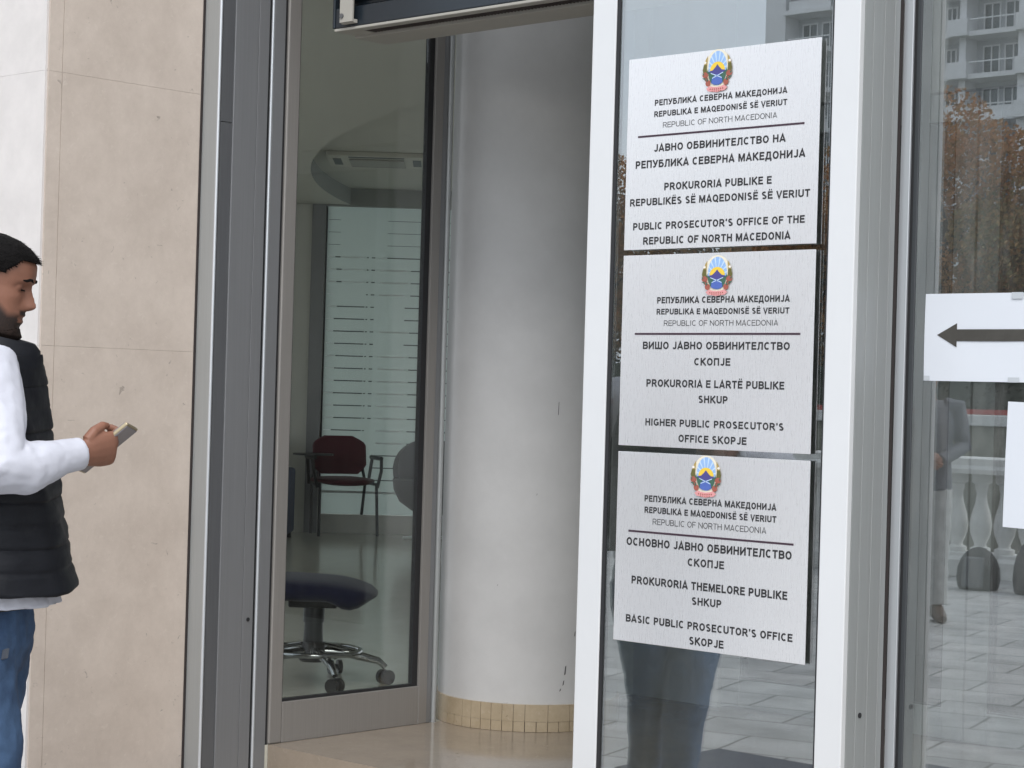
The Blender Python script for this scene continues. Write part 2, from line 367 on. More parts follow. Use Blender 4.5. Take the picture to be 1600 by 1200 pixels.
# office ceiling: flat slab above, lower ring with a big curved edge
def office_ceiling():
    tag(B(-17, JX-.104, 4.45, 17, 3.12, 3.25).build('office_ceiling', M['ceil']), kind='structure')
    cx, cy, R = -3.8, 17.8, 10.9
    arc = [(cx+R*math.cos(math.radians(a)), cy+R*math.sin(math.radians(a))) for a in [261.5-i*1.0 for i in range(58)]]
    low = MB(); n = len(arc)
    outer = []
    for (x, y) in arc:                    # push outwards to the room edge
        d = Vector((x-cx, y-cy)).normalized()*6.5; ox = max(-17, x+d.x); oy = max(4.45, y+d.y); outer.append((ox, oy))
    for i in range(n-1):
        low.add([(*arc[i], 2.98), (*arc[i+1], 2.98), (*outer[i+1], 2.98), (*outer[i], 2.98)], [(0, 1, 2, 3)])
    tag(low.build('lower_ceiling', M['ceil']), kind='structure')
    fa = MB()
    for i in range(n-1):
        fa.add([(*arc[i], 2.98), (*arc[i+1], 2.98), (*arc[i+1], 3.12), (*arc[i], 3.12)], [(0, 1, 2, 3)])
    tag(fa.build('ceiling_fascia', M['fascia'], smooth=60), kind='structure')
office_ceiling()
# river and the other bank (seen only as reflections)
tag(B(-160, 120, -31.0, -7.3, -3.4, -3.0).build('river', M['water']), kind='structure')
tag(B(-400, 300, -420, -31.5, -3.4, .9).build('far_bank', M['bank']), kind='structure')

# ------------------------------------------------------------------ building shell
def shell():
    t = thing('office_building', 'pale office building facade wall over the glazed entrance', 'building', (-9, 3.7, 0))
    B(-17.2, 3.4, 4.19, 4.44, 3.45, 9).build('facade_wall', M['facade'], t)
    B(-.3, 3.4, 3.9, 4.44, .14, 3.448).build('facade_wall', M['facade'], t)
    for i in range(6):  # unseen window row, added to let daylight into the office
        x0 = -16.44+i*1.72; x1 = x0+1.72
        f = MB(); f.box(x0, x0+.06, 4.25, 4.33, .14, 2.8); f.box(x1-.06, x1, 4.25, 4.33, .14, 2.8); f.box(x0+.06, x1-.06, 4.25, 4.33, .14, .3); f.box(x0+.06, x1-.06, 4.25, 4.33, 2.7, 2.8)
        fo = f.build('window', M['alu'], t)
        g = B(x0+.06, x1-.06, 4.285, 4.293, .3, 2.7).build('pane', M['glass_win'], None); g.parent = fo
        g.data.transform(Matrix.Translation(-Vector(t.location)))
    B(-17, JX-.11, 4.45, 17, 3.26, 3.5).build('roof_slab', M['facade'], t)
    B(JX-.095, 3.4, 4.45, 13, 3.565, 3.9).build('roof_slab', M['facade'], t)
    B(-17.2, -17, 4.18, 17, -.3, .6).build('side_wall', M['wall_in'], t); B(-17.2, -17, 4.18, 17, 2.9, 3.5).build('side_wall', M['wall_in'], t)
    B(-17.12, -17.11, 4.18, 17, .601, 2.899).build('window', M['glass_win'], t)  # unseen side glazing, added to brighten the deep office
    B(3.4, 3.6, 6.6, 13, -.3, 3.9).build('side_wall', M['wall_in'], t); B(3.48, 3.49, 4.45, 6.59, FH, 3.44).build('window', M['glass_win'], t)  # unseen outer glazing, added so sky light reaches the vestibule
    B(-17.2, JX-.02, 17, 17.2, -.3, .5).build('rear_wall', M['wall_in'], t); B(-17.2, JX-.02, 17, 17.2, 2.95, 3.5).build('rear_wall', M['wall_in'], t)
    B(-17.1, JX-.02, 17.09, 17.10, .501, 2.949).build('window', M['glass_win'], t)  # unseen rear glazing, added to light the frosted partition from behind
    B(JX-.02, 3.6, 13, 13.2, -.3, 3.5).build('rear_wall', M['wall_in'], t)
    B(JX-.09, JX-.01, 5.98, 13, FH, 3.45).build('partition_wall', M['wall_in'], t)
    # wall behind and beside the round column, then over the inner doors
    B(JX-.01, -4.86, 6.44, 6.52, FH, 3.45).build('partition_wall', M['column'], t)
    B(-1.2, .6, 6.44, 6.52, FH, 3.45).build('partition_wall', M['column'], t)
    B(-4.86, -1.2, 6.45, 6.515, 2.55, 3.45).build('partition_wall', M['column'], t)
    B(.6, .608, 4.45, 6.44, FH, 3.445).build('window', M['glass_win'], t)  # unseen glazed end wall, added to brighten the upper column
    # concrete head above the vestibule opening
    B(JX, -.3, 4.19, 4.40, 3.395, 3.447).build('lintel', M['alu'], t)
shell()

def pier():
    t = thing('stone_pier', 'beige limestone pier with its front coloured as brightly lit beside the entrance frame', 'pier', (-5.9, 3.9, 0))
    B(-5.55, -5.45, 3.70, 4.18, 0, 3.44).build('core', M['facade'], t)
    # front face, bright daylight put into its paler colour, and its cladding edge
    for i, (z0, z1) in enumerate([(0, 1.5157), (1.5163, 2.3674), (2.3680, 3.445)]):
        B(-6.11, -5.376, 3.604, 3.612, z0, z1).build('front_slab', M['lit_front'], t)
        B(-6.11, -5.371, 3.6125, 3.662, z0, z1).build('edge_slab', M['stone'], t)
        B(-5.44, -5.370, 3.6635, 4.231, z0, z1).build('side_slab', M['stone'], t)
    B(-6.11, -5.56, 3.67, 4.18, 0, 3.44).build('core', M['facade'], t)
pier()

# ------------------------------------------------------------------ left door frame (jamb)
def jamb():
    t = thing('door_frame', 'grey aluminium door frame standing against the beige stone pier', 'door frame', (-5.32, 4.3, 0))
    zb, zt = 0, 3.39
    B(-5.366, -5.290, FY+.002, 4.27, zb, zt).build('front_strip', M['alu'], t, .002)
    MB().tube([(-5.2875, FY+.0055, zb), (-5.2875, FY+.0055, zt)], .0055, 12).build('bright_edge', M['alu_bright'], t, smooth=40)
    p = MB(); p.box(-5.36, -5.291, 4.2715, 4.285, zb, zt); p.box(-5.36, -5.289, 4.217, 4.2712, zb, 2.268)
    B(-5.289, -5.2845, 4.2225, 4.2705, zb, 2.274).build('recess_panel', M['alu_dark'], t)
    B(-5.289, -5.2845, 4.2225, 4.2705, 2.277, zt).build('recess_panel', M['alu_dark'], t)
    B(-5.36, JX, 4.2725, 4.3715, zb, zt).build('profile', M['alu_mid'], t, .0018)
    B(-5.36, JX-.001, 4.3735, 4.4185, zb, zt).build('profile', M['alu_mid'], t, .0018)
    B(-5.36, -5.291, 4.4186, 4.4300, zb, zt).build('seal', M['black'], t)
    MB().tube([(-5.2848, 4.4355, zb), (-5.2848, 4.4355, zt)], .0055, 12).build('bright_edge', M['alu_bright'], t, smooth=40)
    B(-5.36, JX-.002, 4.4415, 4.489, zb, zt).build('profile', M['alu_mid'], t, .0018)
    B(-5.36, -5.289, 4.4891, 4.5015, zb, zt).build('seal', M['black'], t)
    MB().tube([(JX+.0015, 4.397, .629), (JX-.004, 4.397, .629)], .0068, 14).build('screw_hole', M['black'], t)
    B(-5.3697, -5.3662, 4.205, 4.2135, zb, zt).build('joint', M['brown_seal'], t)
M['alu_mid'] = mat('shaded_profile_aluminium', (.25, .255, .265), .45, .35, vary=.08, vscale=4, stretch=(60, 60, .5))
jamb()

# ------------------------------------------------------------------ side window of the vestibule
def side_window():
    t = thing('side_window', 'tall tinted side window looking into the office with chairs', 'window', (JX-.02, 4.9, FH))
    zt = 3.44
    B(JX-.05, JX, 4.5025, 4.5595, FH, zt).build('stile', M['alu_warm'], t, .006, seg=3)
    B(JX-.05, JX, 5.207, 5.249, FH, zt).build('stile', M['alu_warm'], t, .002)
    B(JX-.05, JX-.003, 5.251, 5.274, FH, zt).build('stile', M['alu_mid'], t, .002)
    MB().tube([(JX-.004, 5.288, FH), (JX-.004, 5.288, zt)], .011, 14).build('corner_strip', M['alu'], t, smooth=40)
    B(JX-.05, JX-.001, 4.56, 5.2065, FH, .338).build('bottom_rail', M['alu_warm'], t, .002)
    B(JX-.05, JX-.001, 4.56, 5.2065, 3.36, zt).build('top_rail', M['alu_warm'], t)
    g = MB(); g.box(JX-.030, JX-.010, 4.56, 5.2065, .3382, .347); g.box(JX-.030, JX-.010, 5.180, 5.2065, .3472, 3.36); g.box(JX-.030, JX-.010, 4.56, 4.566, .3472, 3.36)
    g.build('gasket', M['black'], t)
    B(JX-.024, JX-.018, 4.5662, 5.1798, .3474, 3.359).build('glass_pane', M['glass_side'], t)
M['alu_warm'] = mat('warm_grey_aluminium', (.30, .285, .27), .5, .3, vary=.1, vscale=5, stretch=(50, 50, .6))
side_window()

# ------------------------------------------------------------------ round column
def column():
    cx, cy, R = -5.149, 5.646, .3425
    t = thing('round_column', 'round light grey column on a cream marble skirting inside the entrance', 'column', (cx, cy, FH))
    MB().lathe([(R-.008, FH), (R-.008, 1.0), (R-.008, 2.0), (R-.008, 3.45)], (cx, cy, 0), 96).build('shaft', M['column'], t, smooth=40)
    sk = MB()
    def tile(a0, a1, z0, z1, r0, r1, k=4):
        ai = [a0+(a1-a0)*i/k for i in range(k+1)]
        sk.loft([[(cx+r*math.cos(a), cy+r*math.sin(a), z) for (r, z) in ((r0, z0), (r1, z0), (r1, z1), (r0, z1))] for a in ai])
    rnd = random.Random(4); st = 2*PI/52
    for i in range(52):
        tile(i*st+.0035, (i+1)*st-.0035, FH+.001, FH+.037, R-.01, R+.0015+rnd.uniform(0, .0012))
    a = 0; i = 0
    while i < 52:
        k = rnd.choice((1, 1, 2, 2)); k = min(k, 52-i)
        tile(i*st+.002, (i+k)*st-.002, FH+.0378, FH+.098, R-.01, R+.002+rnd.uniform(0, .001), 4*k); i += k
    sk.build('skirting', M['marble'], t, smooth=30)
    g = MB().lathe([(R-.004, FH+.0005), (R-.004, FH+.097)], (cx, cy, 0), 96); g.build('grout', M['brown_seal'], t)
    sc = MB(); rnd = random.Random(9)       # scuff marks on the paint
    for (az, z, h, wdt) in [(-33, 1.36, .05, .0025), (-24, .42, .035, .006), (-25, .375, .02, .005), (-27, .35, .012, .005), (-60, .30, .006, .006), (-20, .25, .01, .012), (-68, .72, .008, .003), (-45, 1.05, .01, .002), (-18, .55, .02, .004), (-15, .32, .03, .006)]:
        a = math.radians(az); r = R-.0072
        sc.add([(cx+r*math.cos(a+dx/r), cy+r*math.sin(a+dx/r), z+dz) for dx, dz in ((-wdt/2, -h/2), (wdt/2, -h/2+.004), (wdt*.9, h/2), (wdt*.1, h/2-.003))], [(0, 1, 2, 3)])
    sc.build('scuff', M['ink_soft'], t)
column()

# ------------------------------------------------------------------ air curtain above the opening
def air_curtain():
    t = thing('air_curtain', 'air curtain unit with dark blue front hung over the open doorway', 'air curtain', (-4.3, 4.5, 2.5))
    x0, x1 = -4.965, -3.10
    B(x0+.01, x1, 4.46, 4.67, 2.60, 2.95).build('housing', M['ac_beige'], t)
    B(x0, x0+.012, 4.415, 4.66, 2.575, 2.79).build('end_cap', M['ac_front'], t, .003)
    B(x0+.012, x1, 4.418, 4.46, 2.5745, 2.64).build('front_panel', M['ac_front'], t, .004)
    B(x0+.012, x1, 4.43, 4.459, 2.642, 2.79).build('front_panel', M['ac_front'], t, .006)
    B(x0+.05, x1, 4.405, 4.428, 2.655, 2.79).build('front_panel', M['ac_front'], t, .01)
    b = MB(); b.box(x0+.012, x1, 4.414, 4.452, 2.564, 2.573); b.box(x0+.012, x1, 4.505, 4.645, 2.556, 2.573)
    b.box(x0+.012, x0+.11, 4.4525, 4.5045, 2.5642, 2.573); b.box(-3.60, -3.54, 4.4525, 4.5045, 2.5642, 2.573)
    b.build('bottom_panel', M['ac_beige'], t, .002)
    g = MB()
    g.box(x0+.112, -3.602, 4.453, 4.504, 2.5705, 2.574); g.box(-3.538, x1, 4.453, 4.504, 2.5705, 2.574)
    x = x0+.115
    while x < x1-.01:
        if not (-3.612 < x < -3.535): g.box(x, x+.004, 4.4532, 4.5038, 2.566, 2.5704)
        x += .014
    g.build('grille', M['ac_grille'], t)
    br = MB(); br.box(-4.905, -4.845, 4.392, 4.400, 2.585, 3.394); br.box(-4.905, -4.845, 4.4005, 4.416, 2.582, 2.594)
    br.build('bracket', M['ac_beige'], t, .001)
    MB().tube([(-4.893, 4.3915, 2.606), (-4.893, 4.387, 2.606)], .008, 12).build('bolt', M['alu_dark'], t)
air_curtain()

# ------------------------------------------------------------------ glazed door leaf
def leaf(name, label, cat, x0, x1, y0, y1, z0, z1, sl, sr, railb, railt, fm, gm, group=None, gask=(.012, .005)):
    t = thing(name, label, cat, ((x0+x1)/2, (y0+y1)/2, z0), group)
    B(x0, x0+sl, y0, y1, z0, z1).build('stile', fm, t, .0025)
    B(x1-sr, x1, y0, y1, z0, z1).build('stile', fm, t, .0025)
    B(x0+sl+.0003, x1-sr-.0003, y0+.001, y1-.001, z0, z0+railb).build('bottom_rail', fm, t, .002)
    B(x0+sl+.0003, x1-sr-.0003, y0+.001, y1-.001, z1-railt, z1).build('top_rail', fm, t, .002)
    ym = (y0+y1)/2; a, b = x0+sl, x1-sr; zb, zt = z0+railb, z1-railt
    g = MB(); g.box(a+.0004, a+gask[0], y0+.003, y1-.003, zb, zt); g.box(b-gask[1], b-.0004, y0+.003, y1-.003, zb, zt)
    g.box(a+gask[0]+.0002, b-gask[1]-.0002, y0+.003, y1-.003, zb+.0003, zb+.006); g.box(a+gask[0]+.0002, b-gask[1]-.0002, y0+.004, y1-.004, zt-.006, zt-.0003)
    g.build('gasket', M['black'], t)
    B(a+gask[0]+.0003, b-gask[1]-.0003, ym-.003, ym+.003, zb+.0065, zt-.0065).build('glass_pane', gm, t)
    return t
leaf('glass_door', 'white framed glass door leaf carrying the three office signs', 'door', -3.662, -2.795, 4.207, 4.227, .135, 3.38, .083, .078, .09, .08, M['white_frame'], M['glass'])
leaf('inner_door', 'inner glass door leaf with light stiles, seen beside the arrow notice', 'door', -3.775+.004, -2.62, 6.455, 6.50, FH+.012, 2.54, .088, .088, .11, .1, M['alu'], M['glass_in'], 'inner vestibule doors')
leaf('inner_door', 'inner glass door leaf behind the glass that carries the three signs', 'door', -4.855, -3.775-.004, 6.455, 6.50, FH+.012, 2.54, .088, .088, .11, .1, M['alu'], M['glass_in'], 'inner vestibule doors')

def post():
    t = thing('door_post', 'fluted grey aluminium post between the signed door and right glazing', 'door post', (-2.83, 4.32, FH))
    z0, z1 = FH, 3.393
    ys = [4.2285, 4.268, 4.317, 4.363, 4.388]
    for a, b in zip(ys[:-1], ys[1:]):
        B(-2.86, -2.796, a+.0009, b-.0009, z0, z1).build('flute', M['alu'], t, .0014)
    B(-2.86, -2.7985, 4.2282, 4.3875, z0, z1).build('core', M['alu_bright'], t)
    B(-2.86, -2.797, 4.3885, 4.4035, z0, z1).build('brush_seal', M['brown_seal'], t)
    MB().tube([(-2.794, 4.287, .636), (-2.799, 4.287, .636)], .0068, 14).build('screw_hole', M['black'], t)
post()

M['gasket_grey'] = mat('dark_grey_gasket', (.045, .05, .055), .5)
def right_glazing():
    t = thing('glazed_panel', 'fixed glass panel with dark frame and taped arrow notice', 'glazing', (-2.2, 4.42, FH))
    B(-2.7965, -2.768, 4.404, 4.45, FH, 3.393).build('frame', M['alu_bright'], t, .002)
    B(-2.7675, -2.757, 4.408, 4.45, FH, 3.393).build('gasket', M['black'], t, .003)
    B(-2.7565, -2.742, 4.402, 4.45, FH, 3.393).build('gasket', M['gasket_grey'], t, .003)
    B(-.40, -.31, 4.394, 4.45, FH, 3.393).build('frame', M['white_frame'], t, .002)
    B(-2.7415, -.401, 4.396, 4.448, FH, .29).build('bottom_rail', M['white_frame'], t, .002)
    B(-2.7415, -.401, 4.396, 4.448, 3.33, 3.393).build('top_rail', M['white_frame'], t, .002)
    B(-2.7414, -.4012, 4.404, 4.410, .2905, 3.3295).build('glass_pane', M['glass_hazy'], t)
right_glazing()

# ------------------------------------------------------------------ paper notices behind the glass
M['tape'] = mat('cloudy_tape', (.52, .55, .58), .15)
M['arrow_ink'] = mat('glossy_grey_print', (.085, .082, .075), .1, vary=.15, vscale=30)
def papers():
    def sheet(name, label, x0, z0, w, h, tilt):
        nx, nz = 14, 10; vs = []; fs = []
        rnd = random.Random(w)
        for j in range(nz+1):
            for i in range(nx+1):
                u, v = i/nx-.5, j/nz-.5; x = u*w; z = v*h
                wob = .0010*math.sin(u*5+1)*math.cos(v*4)
                vs.append((x0+w/2+x*math.cos(tilt)-z*math.sin(tilt), 4.4005+wob, z0-h/2+x*math.sin(tilt)+z*math.cos(tilt)))
        for j in range(nz):
            for i in range(nx): fs.append((j*(nx+1)+i, j*(nx+1)+i+1, (j+1)*(nx+1)+i+1, (j+1)*(nx+1)+i))
        return vs, fs
    t = thing('arrow_notice', 'white landscape paper with a dark arrow pointing left taped on the right glass', 'notice', (-2.56, 4.4015, 1.575))
    vs, fs = sheet('a', '', -2.710, 1.683, .297, .2155, 0); MB().add(vs, fs).build('sheet', M['paper'], t)
    a = [(-2.674, 1.581), (-2.6185, 1.610), (-2.6185, 1.595), (-2.425, 1.595), (-2.425, 1.566), (-2.6185, 1.566), (-2.6185, 1.551)]
    MB().poly([(x, 4.3990, z) for x, z in a]).build('arrow', M['arrow_ink'], t)
    for (x, z, w_, h_) in ((-2.455, 1.676, .03, .016), (-2.70, 1.474, .016, .012), (-2.46, 1.473, .03, .012)):
        B(x-w_/2, x+w_/2, 4.3975, 4.3982, z-h_/2, z+h_/2).build('tape', M['tape'], t)
    t = thing('blank_notice', 'plain bluish white upright paper sheet below the arrow notice', 'notice', (-2.37, 4.4015, 1.27))
    vs, fs = sheet('b', '', -2.477, 1.419, .21, .302, -.02); MB().add(vs, fs).build('sheet', M['paper'], t)
papers()

# ------------------------------------------------------------------ office signs
def arc(cx, cy, rx, ry, a0, a1, n=10):
    return [(cx+rx*math.cos(math.radians(a0+(a1-a0)*i/n)), cy+ry*math.sin(math.radians(a0+(a1-a0)*i/n))) for i in range(n+1)]
def glyph(ch, t):
    """capital letters as stroke centre lines on a cap height of 1; returns width and strokes"""
    h = 1-t; m = .5
    same = {'А': 'A', 'В': 'B', 'С': 'C', 'Е': 'E', 'Н': 'H', 'К': 'K', 'М': 'M', 'О': 'O', 'Р': 'P', 'Т': 'T', 'Ј': 'J'}
    ch = same.get(ch, ch)
    if ch == ' ': return .34, []
    if ch == "'": return .22, [[(.11, 1.0), (.11, .68)]]
    if ch == 'A': return .70, [[(.06, 0), (.35, 1-t*.4), (.64, 0)], [(.16, .28), (.54, .28)]]
    if ch == 'B': return .66, [[(t, 0), (t, 1)], [(t, h)]+arc(.36, (m+h)/2+.01, .20, (h-m)/2-.0, 90, -90)+[(t, m+.02)], [(t, m+.02)]+arc(.37, (t+m)/2+.01, .22, (m-t)/2+.01, 90, -90)+[(t, t)]]
    if ch == 'Б': return .65, [[(t, 0), (t, 1)], [(t, h), (.54, h)], [(t, .58)]+arc(.36, (.58+t)/2, .21, (.58-t)/2, 90, -90)+[(t, t)]]
    if ch == 'C': return .68, [arc(.36, .5, .36-t, .5-t, 48, 312, 18)]
    if ch == 'D': return .70, [[(t, 0), (t, 1)], [(t, h)]+arc(.30, .5, .40-t, .5-t, 90, -90, 14)+[(t, t)]]
    if ch == 'Д': return .74, [[(.14, t), (.22, .5), (.24, h), (.56, h), (.56, t)], [(.04, t), (.70, t)], [(t*.8, -.2), (t*.8, t*2)], [(.74-t*.8, -.2), (.74-t*.8, t*2)]]
    if ch == 'E': return .60, [[(t, 0), (t, 1)], [(t, h), (.58, h)], [(t, .52), (.54, .52)], [(t, t), (.60, t)]]
    if ch == 'Ë':
        w, st = glyph('E', t); return w, st+[[(.16, 1.19), (.26, 1.19)], [(.38, 1.19), (.48, 1.19)]]
    if ch == 'F': return .57, [[(t, 0), (t, 1)], [(t, h), (.57, h)], [(t, .50), (.50, .50)]]
    if ch == 'G': return .72, [arc(.37, .5, .37-t, .5-t, 48, 340, 18), [(.42, .43), (.72-t, .43), (.72-t, .08)]]
    if ch == 'H': return .68, [[(t, 0), (t, 1)], [(.68-t, 0), (.68-t, 1)], [(t, .52), (.68-t, .52)]]
    if ch == 'I': return .24, [[(.12, 0), (.12, 1)]]
    if ch == 'И': return .70, [[(t, 0), (t, 1)], [(.70-t, 0), (.70-t, 1)], [(t, .12), (.70-t, .88)]]
    if ch == 'J': return .54, [[(.54-t, 1), (.54-t, .3)]+arc(.27, .28, .27-t, .28-t, 0, -165, 8)]
    if ch == 'K': return .68, [[(t, 0), (t, 1)], [(.62, 1), (t+.02, .42)], [(.24, .56), (.66, 0)]]
    if ch == 'L': return .57, [[(t, 0), (t, 1)], [(t, t), (.57, t)]]
    if ch == 'Л': return .68, [[(.02, t)]+arc(.08, .22, .10, .14, -90, 0, 4)+[(.22, h), (.68-t, h), (.68-t, 0)]]
    if ch == 'M': return .82, [[(t, 0), (t, 1)], [(.82-t, 0), (.82-t, 1)], [(t+.02, .97), (.41, .14), (.80-t, .97)]]
    if ch == 'N': return .70, [[(t, 0), (t, 1)], [(.70-t, 0), (.70-t, 1)], [(t, .92), (.70-t, .08)]]
    if ch == 'O': return .74, [arc(.37, .5, .37-t, .5-t, 0, 360, 24)]
    if ch == 'Q': return .74, [arc(.37, .5, .37-t, .5-t, 0, 360, 24), [(.42, .26), (.70, -.04)]]
    if ch == 'P': return .63, [[(t, 0), (t, 1)], [(t, h)]+arc(.34, (h+.45)/2, .29-t, (h-.45)/2, 90, -90)+[(t, .45)]]
    if ch == 'П': return .68, [[(t, 0), (t, h), (.68-t, h), (.68-t, 0)]]
    if ch == 'R': return .69, [[(t, 0), (t, 1)], [(t, h)]+arc(.36, (h+.47)/2, .30-t, (h-.47)/2, 90, -90)+[(t, .47)], [(.36, .47), (.64, 0)]]
    if ch == 'S': return .63, [arc(.315, .745-t*.3, .30-t, .25-t*.6, 40, 270, 10)+arc(.315, .265+t*.1, .31-t, .25-t*.7, 90, -145, 10)[1:]]
    if ch == 'T': return .62, [[(.31, 0), (.31, 1)], [(.01, h), (.61, h)]]
    if ch == 'U': return .69, [[(t, 1), (t, .36)]+arc(.345, .34, .345-t, .34-t, 180, 360, 10)+[(.69-t, .36), (.69-t, 1)]]
    if ch == 'V': return .67, [[(.06, 1), (.335, t*.4), (.61, 1)]]
    if ch == 'У': return .66, [[(.06, 1), (.36, .34)], [(.60, 1), (.32, .16), (.22, t), (.08, t)]]
    if ch == 'Ш': return .92, [[(t, 1), (t, 0)], [(.46, 1), (.46, 0)], [(.92-t, 1), (.92-t, 0)], [(t, t), (.92-t, t)]]
    raise ValueError(ch)
def text_obj(s, xl, xr, zb, cap, y, m, parent, bold):
    t = .108 if bold else .055; x = 0; st = []
    for ch in s:
        w, ss = glyph(ch, t); st += [[(x+a, b) for a, b in q] for q in ss]; x += w+(.085 if ch != ' ' else 0)
    x0 = 0; x1 = x-.085; sc = (xr-xl)/(x1-x0); mb = MB(); k = 0
    for q in st:
        P = [Vector((xl+a*sc, zb+b*cap)) for a, b in q]; n = len(P); hw = t*cap; L_, R_ = [], []
        closed = (P[0]-P[-1]).length < 1e-6 and n > 3
        for i in range(n):
            a = P[i-1] if i else (P[-2] if closed else None); b = P[i+1] if i < n-1 else (P[1] if closed else None)
            d1 = (P[i]-a).normalized() if a is not None else None; d2 = (b-P[i]).normalized() if b is not None else None
            d1 = d1 or d2; d2 = d2 or d1
            n1 = Vector((-d1.y, d1.x)); n2 = Vector((-d2.y, d2.x)); nn = (n1+n2)
            nn = nn.normalized() if nn.length > 1e-4 else n1
            e = hw/max(.45, nn.dot(n1)); L_.append(P[i]+nn*e); R_.append(P[i]-nn*e)
        yy = y-.00002*(k % 4); k += 1
        mb.add([(p.x, yy, p.y) for p in L_]+[(p.x, yy, p.y) for p in R_], [(i, i+1, n+i+1, n+i) for i in range(n-1)])
    return mb.build('lettering', m, parent)

def emblem(parent, cx, cz, w, h, y):
    lo = Vector(parent.location)
    base = None
    def put(name, pts, m, lay):
        nonlocal base
        mb = MB()
        groups = pts if isinstance(pts[0], list) else [pts]
        for g in groups: mb.poly([(cx+px*w/2, y-.0005-.00035*lay, cz+pz*h/2) for px, pz in g])
        o = mb.build(name, m)
        o.data.transform(Matrix.Translation(-lo)); o.parent = base if base else parent
        if base is None: base = o
        return o
    def oval(rx, rz, ox=0, oz=0, n=40, a0=0, a1=2*PI):
        return [(ox+rx*math.cos(a0+(a1-a0)*i/n), oz+rz*math.sin(a0+(a1-a0)*i/n)) for i in range(n)]
    put('emblem', oval(.90, .98, 0, .02), M['e_cream'], 0)
    put('sky_field', oval(.62, .80, 0, .12), M['e_sky'], 1)
    sx, sz_ = 0, .02
    rays = []
    for k in range(8):
        a = math.radians(14+k*21.7); da = math.radians(3.2)
        def edge(b):
            t = 0.0
            while True:
                px, pz = sx+t*math.cos(b), sz_+t*math.sin(b)
                if (px/.62)**2+((pz-.12)/.80)**2 > .98: return (px, pz)
                t += .01
        rays.append([(sx, sz_), edge(a-da), edge(a+da)])
    put('ray', rays, M['e_ray'], 2)
    put('sun', oval(.50, .40, 0, .02, 30, 0, PI)+[(-.5, .02)], M['e_sun'], 3)
    put('green_field', [(-.62, -.02), (-.3, .02), (.3, .02), (.62, -.02), (.56, -.30), (.40, -.55), (-.40, -.55), (-.56, -.30)], M['e_green'], 4)
    put('mountain', [(-.58, -.02), (-.3, .04), (-.14, .16), (0, .30), (.14, .16), (.3, .04), (.58, -.02), (.3, -.12), (0, -.24), (-.3, -.12)], M['e_mount'], 5)
    put('lake', [(-.34, -.34), (-.18, -.22), (0, -.16), (.18, -.22), (.34, -.34), (.38, -.56), (.2, -.64), (-.2, -.64), (-.38, -.56)], M['e_lake'], 6)
    def seg(a, b, t=.018):
        d = Vector((b[0]-a[0], b[1]-a[1])).normalized(); n = Vector((-d.y, d.x))*t
        return [(a[0]+n.x, a[1]+n.y), (b[0]+n.x, b[1]+n.y), (b[0]-n.x, b[1]-n.y), (a[0]-n.x, a[1]-n.y)]
    put('river_line', [seg((-.42, -.10), (.32, -.34)), seg((.42, -.10), (-.32, -.34))], M['e_ray'], 7)
    for sgn in (-1, 1):
        put('wheat', [(sgn*x, z) for x, z in ((.66, .74), (.80, .55), (.92, .3), (.96, .05), (.72, .05), (.70, .3))], M['e_gold'], 4)
        put('leaf_band', [(sgn*x, z) for x, z in ((.72, .32), (.92, .32), (.99, .08), (.94, -.1), (.68, -.1))], M['e_olive'], 5)
        put('flower', [oval(.09, .06, sgn*.83, .42, 12)], M['e_white'], 6)
        put('poppy', [oval(.20, .14, sgn*.80, -.16, 12), oval(.17, .15, sgn*.60, -.55, 12), oval(.13, .10, sgn*.72, -.36, 10)], M['e_red'], 6)
        put('leaf', [[(sgn*1.0, -.05), (sgn*.86, -.1), (sgn*.9, -.2)], [(sgn*1.0, -.3), (sgn*.8, -.28), (sgn*.72, -.44)], [(sgn*.62, .1), (sgn*.7, -.05), (sgn*.60, -.12)], [(sgn*.58, -.4), (sgn*.72, -.28), (sgn*.66, -.5)]], M['e_green'], 7)
    rib = [(-.70, -.80), (-.5, -.68), (-.25, -.74), (0, -.76), (.25, -.74), (.5, -.68), (.70, -.80), (.56, -.93), (.3, -.96), (0, -1.0), (-.3, -.96), (-.56, -.93)]
    put('ribbon', rib, M['e_pink'], 8)
    dots = []
    for k in range(7):
        x = -.42+.14*k; z = -.80-.05*math.cos(x*2); dots.append([(x-.045, z), (x, z+.045), (x+.045, z), (x, z-.045)])
        z -= .09
        if abs(x) < .35: dots.append([(x-.04, z), (x, z+.03), (x+.04, z), (x, z-.03)])
    put('ribbon_pattern', dots, M['e_red'], 9)

